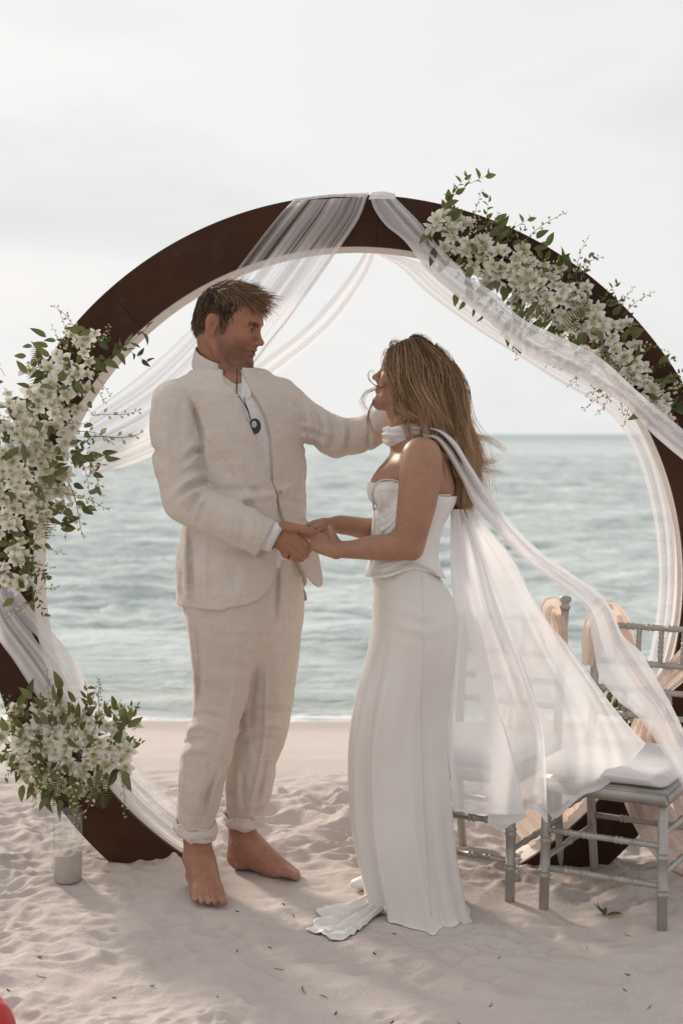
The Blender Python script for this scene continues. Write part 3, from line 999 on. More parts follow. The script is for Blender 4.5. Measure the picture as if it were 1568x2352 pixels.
    me = strands_mesh('hair', St, rng.uniform(.0005, .0010, nS), tint)
    hr = link('hair', me, hm, g)
    link('scalp_hair', me2, hb, hr)
    # beard, moustache and eyebrows
    bi = hi_[(np.clip(stub, 0, 1)[hi_] > .35)]
    nb = 3400
    pick = rng.choice(bi, nb)
    d = N[pick] * .5 - M[2] * .75 + M[0] * .15 + rng.normal(0, .25, (nb, 3))
    d /= np.linalg.norm(d, axis=1, keepdims=True)
    L = rng.uniform(.002, .005, nb) * (.6 + .8 * sstep(-.04, -.085, loc[pick][:, 2]))
    Sb = v[pick][:, None] - N[pick][:, None] * .0008 + d[:, None] * L[:, None, None] * np.linspace(0, 1, 3)[None, :, None]
    bmt = hair_mat('beard_ginger', (0.06, 0.030, 0.016), (0.17, 0.082, 0.040), (0.34, 0.18, 0.09), .5)
    link('beard', strands_mesh('beard', Sb, .0004), bmt, g)
    br = hi_[(lz > .034) & (lz < .046) & (lx > .05) & (np.abs(ly) > .008) & (np.abs(ly) < .05)]
    nb = 420
    pick = rng.choice(br, nb)
    sg = np.sign(loc[pick][:, 1])[:, None]
    d = M[1] * sg * .8 + N[pick] * .35 + rng.normal(0, .2, (nb, 3)) - M[0] * .3
    d /= np.linalg.norm(d, axis=1, keepdims=True)
    Sb = v[pick][:, None] - N[pick][:, None] * .0008 + d[:, None] * rng.uniform(.004, .008, nb)[:, None, None] * np.linspace(0, 1, 3)[None, :, None]
    link('eyebrow', strands_mesh('eyebrow', Sb, .0006), hm, g)

    # ------------------------------------------------ jacket
    lin = linen_mat('linen_jacket', (0.485, 0.425, 0.375), (0.665, 0.60, 0.545))
    J = SDF([-0.63, 3.95, 0.80], [0.22, 4.60, 1.64], 0.0038)
    J.loft(JR, GF, 0)
    J.cone(G(495, 885, -.03), G(405, 928, -.13), .060, .067, .03)
    J.cone(G(560, 882, .03), G(642, 915, .11), .058, .063, .03)
    J.loft([(r[0], r[1], r[2], .1, .08) for r in JR if r[0] > 1.45], GF, .03)
    # right sleeve
    J.path([G(404, 925, -.13), G(400, 985, -.14), G(407, 1060, -.15), G(426, 1148, -.155)], [.069, .070, .067, .061], .012, n=13, kin=.006)
    J.path([G(426, 1148, -.155), G(478, 1175, -.175), G(545, 1205, -.195), G(617, 1239, -.205)], [.063, .062, .059, .053], .02, n=13, kin=.006)
    # left sleeve, reaching out to her neck
    J.path([G(645, 920, .11), G(700, 965, .095), G(768, 1004, .06)], [.063, .062, .060], .015, n=9, kin=.006)
    J.path([G(768, 1004, .06), G(835, 996, .05), G(905, 958, .03)], [.060, .054, .050], .02, n=9, kin=.006)
    # folds
    Y0, Y1 = 3.9, 4.32
    J.folds([
        # inside of the right elbow
        ([(468, 1092), (440, 1098), (412, 1118), (396, 1140)], 8, .0075, Y0, Y1), ([(470, 1108), (440, 1118), (415, 1138)], 6, -.0075, Y0, Y1),
        ([(468, 1122), (438, 1132), (412, 1160)], 8, .0075, Y0, Y1), ([(462, 1134), (446, 1152), (436, 1184)], 6, -.006, Y0, Y1),
        ([(474, 1138), (456, 1160), (446, 1200)], 7, .006, Y0, Y1), ([(500, 1150), (478, 1178), (468, 1215)], 8, .003, Y0, Y1),
        ([(466, 1020), (440, 1024), (420, 1045)], 8, .004, Y0, Y1), ([(466, 1045), (440, 1058), (424, 1085)], 8, .004, Y0, Y1), ([(466, 1033), (442, 1042), (420, 1066)], 6, -.005, Y0, Y1),
        ([(465, 1072), (440, 1078), (410, 1095)], 6, -.004, Y0, Y1),
        ([(345, 1030), (365, 1040), (385, 1070)], 9, -.006, Y0, 4.4), ([(348, 1005), (375, 1010), (395, 1040)], 9, .003, Y0, 4.4),
        ([(372, 900), (380, 960), (384, 1050), (395, 1120)], 11, .003, Y0, Y1), ([(420, 905), (412, 960), (415, 1010)], 9, -.003, Y0, Y1),
        # armhole
        ([(425, 900), (448, 950), (462, 1000), (464, 1060)], 5, -.008, Y0, Y1), ([(478, 980), (474, 1040), (486, 1090)], 9, .003, Y0, Y1),
        # forearm
        ([(520, 1170), (530, 1200), (528, 1240)], 9, .0045, Y0, Y1), ([(546, 1180), (556, 1206), (552, 1250)], 6, -.0045, Y0, Y1), ([(566, 1182), (580, 1212), (568, 1258)], 9, .005, Y0, Y1),
        ([(598, 1190), (596, 1222), (580, 1262)], 8, .003, Y0, Y1), ([(440, 1205), (500, 1236), (560, 1262)], 7, .003, Y0, Y1),
        # waist creases
        ([(470, 1124), (530, 1126), (590, 1124), (632, 1128)], 7, -.0032, Y0, Y1), ([(480, 1146), (540, 1148), (600, 1140), (636, 1136)], 9, .005, Y0, Y1),
        ([(555, 1122), (580, 1145), (588, 1172)], 7, .005, Y0, Y1), ([(572, 1118), (594, 1132), (600, 1150)], 5, -.004, Y0, Y1),
        ([(500, 1000), (540, 1050), (570, 1110)], 14, .002, Y0, Y1), ([(640, 1140), (660, 1120), (690, 1110)], 7, .003, Y0, Y1),
        ([(645, 1150), (668, 1150), (700, 1160)], 7, -.003, Y0, Y1),
        # skirt of the jacket
        ([(428, 1205), (424, 1290), (430, 1390)], 6, .006, 3.9, 4.5), ([(440, 1220), (440, 1300), (444, 1392)], 6, -.005, 3.9, 4.5), ([(470, 1230), (468, 1310), (470, 1390)], 10, .003, Y0, Y1),
        ([(560, 1290), (556, 1340), (540, 1390)], 12, .003, Y0, Y1),
        # left sleeve
        ([(690, 930), (706, 960), (700, 1030)], 7, .005, 3.9, 4.5), ([(715, 940), (728, 975), (716, 1040)], 6, -.007, 3.9, 4.5), ([(732, 945), (748, 985), (735, 1045)], 8, .007, 3.9, 4.5),
        ([(757, 955), (768, 990), (752, 1050)], 6, -.007, 3.9, 4.5), ([(778, 962), (790, 995), (774, 1055)], 8, .006, 3.9, 4.5), ([(798, 962), (806, 990), (796, 1040)], 6, -.005, 3.9, 4.5),
        ([(690, 1000), (725, 1010), (765, 1040)], 7, .006, 3.9, 4.5), ([(690, 1018), (720, 1030), (750, 1046)], 5, -.005, 3.9, 4.5), ([(690, 975), (722, 984), (770, 1004)], 6, .004, 3.9, 4.5),
        ([(845, 955), (848, 1000), (844, 1045)], 4, -.004, 3.9, 4.5), ([(856, 950), (858, 990), (856, 1040)], 7, .003, 3.9, 4.5),
        ([(655, 885), (675, 930), (684, 1000)], 5, -.0022, 3.9, 4.5),
        # darts and panel seams
        ([(462, 1000), (500, 1040), (540, 1095), (562, 1150), (566, 1200)], 2.6, -.0022, Y0, Y1), ([(468, 1240), (466, 1310), (468, 1392)], 2.6, -.002, Y0, Y1), ([(610, 885), (645, 945), (668, 1010), (680, 1090)], 2.6, -.0015, 3.9, 4.4),
    ], None)
    fl = lambda xx, yy, zz: (.0032 * perlin(xx * 9 + zz * 4, yy * 9, zz * 13, 51) + .0024 * perlin(xx * 22, yy * 22, zz * 30, 52) + .0012 * perlin(xx * 46, yy * 46, zz * 50, 53))
    J.disp(fl)
    # the opening: right front edge and left front edge, from the picture, on the front surface
    redge = [(519, 840), (519, 882), (531, 890), (549, 912), (566, 963), (600, 1026), (619, 1089), (634, 1129), (638, 1174), (640, 1240), (637, 1306), (628, 1340), (612, 1364), (588, 1381), (560, 1391), (520, 1397.5)]
    ledge = [(546, 840), (556, 852), (577, 897), (612, 958), (624, 1007), (628, 1054), (629, 1108), (637, 1129), (643, 1164), (655, 1198), (675, 1260), (690, 1300), (700, 1350), (704, 1400)]
    ru = np.array([j_surface(*q)[:2] for q in redge]); lu = np.array([j_surface(*q)[:2] for q in ledge])
    ru = ru[np.argsort(ru[:, 1])]; lu = lu[np.argsort(lu[:, 1])]
    rows = np.array(sorted(JR)); fv = np.array(GF) / np.hypot(*GF); lv = np.array([-fv[1], fv[0]])
    cr = crom(rows, 240)
    def cut(xx, yy, zz):
        cx = np.interp(zz, cr[:, 0], cr[:, 1]); cy = np.interp(zz, cr[:, 0], cr[:, 2])
        a = np.interp(zz, cr[:, 0], cr[:, 3]); b_ = np.interp(zz, cr[:, 0], cr[:, 4])
        u = (xx - cx) * lv[0] + (yy - cy) * lv[1]; w = (xx - cx) * fv[0] + (yy - cy) * fv[1]
        vs = b_ * np.clip(1 - np.abs(u / a) ** 2.4, .02, 1) ** (1 / 2.4)
        uR = np.interp(zz, ru[:, 1], ru[:, 0]); uL = np.interp(zz, lu[:, 1], lu[:, 0])
        dep = .020 + .02 * sstep(1.24, 1.05, zz)
        return np.maximum(np.maximum(uR - u, u - uL), (vs - dep) - w)
    J.op(cut, [-.5, 3.95, .81], [.1, 4.42, 1.58], .002, 'sub')
    # neck hole
    J.path([G(505, 800, 0), G(520, 860, 0), G(530, 885, -.02)], [.072, .070, .05], .002, mode='sub')
    # hem and cuff ends
    J.clip(lambda xx, yy, zz: G(500, 1396, -.12)[2] - zz + 0 * xx + 0 * yy, .003)
    wc = G(611, 1237, -.203); wn_ = np.array([.875, 0, -.484])
    J.op(lambda xx, yy, zz: np.maximum(-((xx - wc[0]) * wn_[0] + (zz - wc[2]) * wn_[2]) + 0 * yy, np.sqrt((xx - wc[0]) ** 2 + (yy - wc[1]) ** 2 + (zz - wc[2]) ** 2) - .085), wc - .1, wc + .1, .003, 'sub')
    me, v, f = J.mesh('jacket', 1)
    jk = link('jacket', me, lin, g)
    # turned corner of the far front panel
    pan = [(655, 1200), (675, 1262), (690, 1300), (712, 1333), (727, 1347), (738, 1346), (741, 1333), (735, 1295), (727, 1255), (716, 1215), (700, 1192), (676, 1196)]
    pan = crom(np.array(pan + pan[:1], float), 60)[:-1]
    cen = pan.mean(0)
    rings = []
    for t in np.linspace(0, 1, 7):
        q = cen + (pan - cen) * t
        off = -.045 + .00055 * (q[:, 0] - 690) - .0003 * np.maximum(0, q[:, 1] - 1280) + .0007 * np.maximum(0, 1235 - q[:, 1]) + .006 * np.sin(q[:, 1] * .03)
        rings.append(np.array([G(a, b_, c) for (a, b_), c in zip(q, off)]))
    V = np.vstack(rings)
    me = mesh_np('front_panel', V, grid_faces(len(pan), 7, True))
    fp = link('front_panel', me, lin, jk)
    sm = fp.modifiers.new('thick', 'SOLIDIFY'); sm.thickness = .004; sm.offset = 0
    # stand collar
    nA = 40
    cpt, cpb = [], []
    cc = G(504, 838, 0.0)
    for a in np.linspace(R(32), R(360 - 24), nA):
        dx = .080 * math.cos(a) * np.array([fv[0], fv[1], 0]) + .073 * math.sin(a) * np.array([-lv[0], -lv[1], 0])
        zt = .016 - .036 * math.cos(a) + .012
        zb = -.026 - .040 * math.cos(a) + .004
        cpt.append(cc + dx * .95 + np.array([0, 0, zt])); cpb.append(cc + dx * 1.10 + np.array([0, 0, zb - .006]))
    cpt = np.array(cpt); cpb = np.array(cpb)
    V = np.vstack([cpb + (cpt - cpb) * t + 0 for t in np.linspace(0, 1, 6)])
    co = link('collar', mesh_np('collar', V, grid_faces(nA, 6)), lin, jk)
    sm = co.modifiers.new('thick', 'SOLIDIFY'); sm.thickness = .005; sm.offset = 0
    sm = co.modifiers.new('soft', 'SUBSURF'); sm.levels = 1; sm.render_levels = 1
    # buttons
    bt_m = simple_mat('button', (0.36, 0.28, 0.22), (0.46, 0.38, 0.30), .5, 200, 0.1)
    def button(p, nrm, r=.0085, par=jk):
        q = Vector(nrm).to_track_quat('Z', 'Y').to_matrix().to_4x4(); q.translation = Vector(p)
        bm = bmesh.new()
        bmesh.ops.create_cone(bm, cap_ends=True, segments=16, radius1=r, radius2=r * .85, depth=.0035, matrix=q)
        return bm_obj('button', bm, bt_m, par, False)
    button(on_jacket(642, 1131, .004), (fv[0], fv[1], 0), .008)
    for i, (bx, by) in enumerate([(537, 1252), (550, 1257), (563, 1262), (577, 1268)]):
        button(G(bx, by, -.213), (-.2, -.75, -.5), .0068)

    # ------------------------------------------------ shirt
    sh = simple_mat('shirt_white', (0.62, 0.60, 0.61), (0.72, 0.70, 0.71), .8, 60, .25, .002, .2)
    T_ = SDF([-.50, 4.05, .95], [.12, 4.55, 1.56], .004)
    T_.loft([(r[0], r[1], r[2], r[3] - .019, r[4] - .017) for r in JR if r[0] > .92], GF, 0)
    T_.path([G(518, 862, 0), G(524, 880, 0)], [.066, .085], .03)
    # open neck of the shirt: skin shows in the V
    ski = [(519, 840), (519, 880), (532, 892), (546, 914), (551, 922)]
    skl = [(560, 850), (562, 880), (561, 900), (555, 920), (551, 924)]
    r2 = np.array([j_surface(*q)[:2] for q in ski]); l2 = np.array([j_surface(*q)[:2] for q in skl])
    r2 = r2[np.argsort(r2[:, 1])]; l2 = l2[np.argsort(l2[:, 1])]
    def cut2(xx, yy, zz):
        cx = np.interp(zz, cr[:, 0], cr[:, 1]); cy = np.interp(zz, cr[:, 0], cr[:, 2])
        u = (xx - cx) * lv[0] + (yy - cy) * lv[1]; w = (xx - cx) * fv[0] + (yy - cy) * fv[1]
        uR = np.interp(zz, r2[:, 1], r2[:, 0]) - .03; uL = np.interp(zz, l2[:, 1], l2[:, 0])
        return np.maximum(np.maximum(np.maximum(uR - u, u - uL), .02 - w), r2[0, 1] - zz)
    T_.op(cut2, [-.45, 4.05, 1.40], [.05, 4.40, 1.58], .004, 'sub')
    T_.path([G(505, 780, 0), G(518, 850, 0), G(528, 880, -.02)], [.066, .064, .058], .004, mode='sub')
    T_.disp(lambda xx, yy, zz: .0022 * perlin(xx * 18 + zz * 10, yy * 18, zz * 9, 61))
    me, v, f = T_.mesh('shirt', 1)
    st = link('shirt', me, sh, g)
    # soft shirt collar leaf on the far side, and the cuff at the wrist
    leaf = np.array([[G(556, 846, -.05), G(566, 862, -.075), G(575, 885, -.095), G(581, 898, -.10)],
                     [G(554, 856, -.06), G(562, 875, -.088), G(570, 898, -.108), G(575, 912, -.112)],
                     [G(552, 866, -.066), G(557, 888, -.095), G(562, 912, -.115), G(566, 925, -.118)]])
    V = np.vstack([crom(q, 10) for q in leaf]); V = V.reshape(3, 10, 3)
    V = np.vstack([crom(V[:, i], 6)[None] for i in range(10)]).reshape(-1, 3)
    cl = link('shirt_collar', mesh_np('shirt_collar', V, grid_faces(6, 10)), sh, st)
    sm = cl.modifiers.new('thick', 'SOLIDIFY'); sm.thickness = .003
    ax = np.array([.955, 0, -.297])
    pts = [G(600, 1228, -.20), G(625, 1233, -.203), G(641, 1236, -.203)]
    tilt = ax * .0
    n = 32; ang = np.linspace(0, 2 * np.pi, n, endpoint=False)
    uu = np.cross(ax, [0, 1, 0]); uu /= np.linalg.norm(uu); ww = np.cross(ax, uu)
    ringv = []
    for c_, r_ in ((pts[0], .040), (pts[1], .042), (pts[2], .0425), (pts[2] - ax * .002, .0395), (pts[1], .037)):
        ringv.append(c_ + r_ * (np.cos(ang)[:, None] * uu * 1.06 + np.sin(ang)[:, None] * ww * .85) + ax * (.010 * np.cos(ang + .5))[:, None])
    link('shirt_cuff', mesh_np('shirt_cuff', np.vstack(ringv), grid_faces(n, 5, True)), sh, st)

    # ------------------------------------------------ trousers
    tl = linen_mat('linen_trousers', (0.47, 0.40, 0.35), (0.645, 0.565, 0.505))
    Q = SDF([-.56, 4.02, .10], [.02, 4.66, 1.14], .0038)
    hip = [(1190, 562, .168, .128), (1260, 558, .178, .135), (1340, 559, .186, .140), (1390, 561, .188, .140), (1430, 563, .176, .130), (1465, 563, .150, .110), (1495, 563, .11, .08), (1515, 563, .06, .05)]
    Q.loft([(G(c, y)[2], G(c, y)[0], G(c, y)[1], a, b_) for y, c, a, b_ in hip], GF, 0)
    RL = [(1330, 424, 600, -.045), (1395, 427, 606, -.045), (1430, 430, 610, -.05), (1474, 436, 610, -.05), (1524, 440, 594, -.045), (1545, 440, 589, -.045), (1572, 446, 582, -.04), (1613, 444, 570, -.035), (1640, 439, 560, -.03), (1697, 423, 545, -.02),
          (1740, 414, 533, -.015), (1780, 409, 523, -.01), (1804, 407, 517, -.01), (1840, 405, 508, -.005), (1870, 405, 500, .0), (1902, 410, 492, .0)]
    LL = [(1330, 545, 690, .04), (1395, 548, 693, .05), (1461, 545, 695, .025), (1510, 545, 690, .035), (1550, 545, 685, .05), (1605, 541, 678, .075), (1651, 536, 671, .11), (1702, 527, 658, .125), (1735, 520, 645, .13), (1760, 516, 637, .135), (1791, 514, 634, .14), (1837, 514, 623, .15), (1856, 516, 613, .155), (1880, 522, 605, .16)]
    for tab, kk in ((RL, .03), (LL, .03)):
        rows_ = []
        for y, a, b_, off in tab:
            c = G((a + b_) / 2, y, off); h = (b_ - a) / 2 * (GD + off) / FPX * .965
            rows_.append((c[2], c[0], c[1], h, h * (1.0 if y > 1600 else .98)))
        Q.loft(rows_, (1, 0), kk, p=2.15)
    def tr_fold(xx, yy, zz):
        low = sstep(.75, .25, zz)
        f1 = .0045 * perlin(xx * 13 + zz * 1.5, yy * 13, zz * 3.2, 71)
        f2 = .0040 * low * np.abs(perlin(xx * 24 + zz * 3, yy * 24, zz * 3.5, 72))
        knee = np.exp(-((zz - .55) / .12) ** 2)
        f3 = .004 * knee * perlin(xx * 8, yy * 8, zz * 26 + xx * 12, 73)
        f4 = .0035 * np.exp(-((zz - .22) / .07) ** 2) * perlin(xx * 14, yy * 14, zz * 40, 74)
        f5 = .0016 * perlin(xx * 30 + zz * 20, yy * 30, zz * 34, 75) + .0010 * perlin(xx * 55, yy * 55, zz * 40, 76)
        return f1 + f2 + f3 + f4 + f5
    Q.disp(tr_fold)
    # crease of the fly, folds of the seat, wrinkles behind the knees and above the turn-ups
    Z0, Z1 = 4.0, 4.45
    Q.folds([([(641, 1290), (637, 1350), (633, 1440)], 4, -.007, Z0, Z1), ([(650, 1300), (652, 1360), (648, 1420)], 7, .004, Z0, Z1),
             ([(640, 1465), (664, 1440), (690, 1420)], 8, .005, Z0, 4.6), ([(650, 1490), (672, 1470), (690, 1455)], 6, -.004, Z0, 4.6), ([(620, 1440), (590, 1450), (540, 1445)], 9, .003, Z0, Z1),
             ([(432, 1420), (440, 1500), (446, 1560), (448, 1640)], 5, .006, Z0, 4.6), ([(452, 1420), (458, 1500), (460, 1560), (456, 1640)], 5, -.006, Z0, 4.5),
             ([(474, 1440), (474, 1520), (470, 1620)], 10, .003, Z0, Z1), ([(540, 1430), (545, 1540), (520, 1680), (480, 1800)], 8, .0035, Z0, Z1),
             ([(424, 1690), (440, 1672), (470, 1668), (510, 1690)], 8, .005, Z0, 4.5), ([(420, 1712), (445, 1700), (480, 1702)], 6, -.005, Z0, 4.5), ([(415, 1740), (440, 1722), (490, 1728)], 8, .004, Z0, 4.5),
             ([(440, 1650), (470, 1640), (520, 1655)], 6, -.004, Z0, 4.5),
             ([(512, 1770), (490, 1820), (478, 1890)], 6, .007, Z0, 4.5), ([(500, 1775), (478, 1830), (468, 1890)], 5, -.006, Z0, 4.5), ([(470, 1780), (456, 1830), (450, 1890)], 8, .004, Z0, 4.5),
             ([(425, 1800), (424, 1850), (430, 1890)], 6, -.005, Z0, 4.5), ([(440, 1810), (440, 1850), (444, 1890)], 7, .004, Z0, 4.5),
             ([(612, 1500), (610, 1600), (606, 1700), (590, 1800)], 4, .004, Z0, 4.6), ([(590, 1520), (580, 1600), (575, 1680)], 7, -.005, Z0, 4.6), ([(640, 1500), (640, 1600), (630, 1700)], 12, .003, Z0, 4.6),
             ([(545, 1690), (590, 1668), (650, 1668)], 8, .006, Z0, 4.6), ([(545, 1712), (590, 1695), (640, 1700)], 6, -.005, Z0, 4.6), ([(560, 1640), (600, 1630), (660, 1640)], 7, -.004, Z0, 4.6),
             ([(612, 1730), (600, 1800), (582, 1860)], 5, -.007, Z0, 4.6), ([(600, 1735), (588, 1800), (572, 1860)], 6, .006, Z0, 4.6), ([(625, 1760), (614, 1810), (600, 1860)], 6, .005, Z0, 4.6),
             ([(545, 1760), (545, 1810), (550, 1860)], 7, .005, Z0, 4.6), ([(560, 1770), (558, 1820), (560, 1862)], 5, -.005, Z0, 4.6), ([(528, 1790), (530, 1830), (535, 1862)], 5, -.004, Z0, 4.6)], None)
    me, v, f = Q.mesh('trousers', 1)
    tr = link('trousers', me, tl, g)
    # rolled-up cuffs
    for (cx, cy, off, hw, tilt, seed) in ((451, 1899, .0, .0585, .10, 3), (562, 1874, .155, .0600, -.03, 9)):
        K = SDF(G(cx, cy, off) - np.array([.11, .11, .06]), G(cx, cy, off) + np.array([.11, .11, .06]), .003)
        n = 40; pts = []; c0 = G(cx, cy, off)
        for a in np.linspace(0, 2 * np.pi, n, endpoint=False):
            w_ = 1 + .10 * perlin(math.cos(a) * 1.6 + seed, math.sin(a) * 1.6, seed, 81)
            pts.append(c0 + np.array([hw * 1.0 * math.cos(a) * w_, hw * .95 * math.sin(a) * w_, -tilt * hw * math.cos(a) + .012 * math.sin(a) + .006 * perlin(math.cos(a) * 2 + seed, math.sin(a) * 2, 0, 82)]))
        pts.append(pts[0])
        for i in range(n):
            r_ = .0115 * (1 + .4 * perlin(i * .35, seed, 0, 83))
            K.cone(pts[i], pts[i + 1], r_ * .72, r_ * .72, .003, flat=((0, 0, 1), 2.3))
        K.disp(lambda xx, yy, zz: .0045 * perlin(xx * 28 + zz * 20, yy * 28, zz * 60, 84 + seed))
        # inner band where the roll meets the leg
        K.disp(lambda xx, yy, zz: .003 * np.exp(-((zz - c0[2] - .004 + .1 * (xx - c0[0])) / .0035) ** 2) * (perlin(xx * 12, yy * 12, 2, seed) > -.1))
        me, v, f = K.mesh('trouser_cuff', 1)
        link('trouser_cuff', me, tl, tr)

    # ------------------------------------------------ necklace
    cord = simple_mat('cord_black', (0.010, 0.009, 0.009), (0.02, 0.018, 0.017), .6, 80, 0)
    horn = simple_mat('pendant_black', (0.008, 0.007, 0.007), (0.018, 0.016, 0.015), .3, 30, 0, spec=.5)
    def oj(x_, y_, lift): return on_jacket(x_, y_, lift)
    A = [G(543, 838, -.065), G(545, 868, -.09), oj(547, 905, -.008), oj(549, 912, .004), oj(560, 925, -.002), oj(570, 945, .0), oj(575, 963, .0)]
    nk = link('necklace', tube_mesh('necklace', crom(np.array(A), 40), .0014, 6), cord, g)
    B = [oj(564, 912, -.008), oj(567, 930, -.006), oj(571, 940, -.004), oj(574, 955, -.002), oj(576, 967, .0)]
    link('cord', tube_mesh('cord', crom(np.array(B), 24), .0013, 6), cord, nk)
    # crescent pendant: a disc with an eccentric hole, flat on one side
    c0 = oj(584, 979, .004); up = np.array([0, 0, 1.0]); rt = np.array([1.0, 0, 0]) * .86 + np.array([0, -.5, 0]) * .3
    rt /= np.linalg.norm(rt)
    n = 40; out_, inn = [], []
    for a in np.linspace(0, 2 * np.pi, n, endpoint=False):
        x_, y_ = math.cos(a), math.sin(a)
        q = np.array([x_ * 13.5, y_ * 17.5])
        lim = -8.5 + .28 * (q[1] + 0)
        q[0] = max(q[0], -9.0 - .35 * q[1])
        out_.append(q); inn.append(np.array([x_ * 6.4 - 2.0, y_ * 7.8 + 4.2]))
    ww = np.cross(rt, up)
    V = []
    for side in (.0022, -.0022):
        for ring_ in (out_, inn):
            for q in ring_:
                V.append(c0 + gs * (q[0] * rt + q[1] * up) + ww * side)
    Fs = []
    for i in range(n):
        j = (i + 1) % n
        Fs += [(i, j, n + j, n + i), (2 * n + j, 2 * n + i, 3 * n + i, 3 * n + j), (j, i, 2 * n + i, 2 * n + j), (n + i, n + j, 3 * n + j, 3 * n + i)]
    link('pendant', mesh_np('pendant', np.array(V), np.array(Fs), False), horn, nk)
    # dark ring on the little finger
    p_ = H(666, 1276, 4.088)
    bm = bmesh.new()
    ringpts = []
    ax = H(678, 1281, 4.084) - H(657, 1271, 4.092); ax /= np.linalg.norm(ax)
    u1 = np.cross(ax, [0, 1, 0]); u1 /= np.linalg.norm(u1); u2 = np.cross(ax, u1)
    tt = np.linspace(0, 2 * np.pi, 25)
    bm.free()
    link('finger_ring', tube_mesh('finger_ring', p_ + .0108 * (np.cos(tt)[:, None] * u1 + np.sin(tt)[:, None] * u2), .0022, 8), horn, g)
    return g
# ================================================================ the bride
BD = 4.13
BF = (-0.985, -0.17)
def B(x, y, off=0.0): return P(x, y, BD + off)
bs = BD / FPX
skin_b = skin_mat('skin_light_tan', (0.305, 0.160, 0.102), (0.385, 0.205, 0.135))
satin = None

BROWS = [(1028, 962, .105, .062), (1050, 958, .135, .078), (1081, 957, .148, .092), (1115, 956, .150, .104), (1150, 953, .145, .108), (1200, 937, .130, .097), (1232, 931, .122, .0925),
         (1280, 927, .128, .091), (1320, 929, .146, .100), (1360, 939, .162, .115), (1400, 948, .172, .126), (1470, 945, .172, .128)]
def brows():
    r = []
    for y, c, a, b in BROWS:
        p = B(c, y); r.append((p[2], p[0], p[1], a, b))
    return r
BR = brows()
CUPS = [(897, 1126, -.066), (890, 1124, .060)]
def b_surface(x, y, grow=0.0, cups=True):
    """near-side surface point of the bodice seen at picture (x, y)"""
    rows = np.array(sorted(BR))
    f = np.array(BF) / np.hypot(*BF); l = np.array([-f[1], f[0]])
    d = np.linspace(3.80, 4.20, 400)
    px, pz = (x - 784) * d / FPX, CAMH - (y - 997) * d / FPX
    cx, cy, a, b = [np.interp(pz, rows[:, 0], rows[:, i]) for i in (1, 2, 3, 4)]
    a = a + grow; b = b + grow
    u = np.abs((px - cx) * l[0] + (d - cy) * l[1]) / a; v = np.abs((px - cx) * f[0] + (d - cy) * f[1]) / b
    val = ((u ** 2.3 + v ** 2.3) ** (1 / 2.3) - 1) * np.minimum(a, b)
    if cups:
        for c in CUPS:
            q = B(*c); e = np.sqrt(((px - q[0]) / (.062 + grow)) ** 2 + ((d - q[1]) / (.062 + grow)) ** 2 + ((pz - q[2]) / (.060 + grow)) ** 2)
            val = smin(val, (e - 1) * .06, .02)
    i = np.argmax(val < 0) if (val < 0).any() else np.argmin(val)
    return np.array([px[i], d[i], pz[i]])

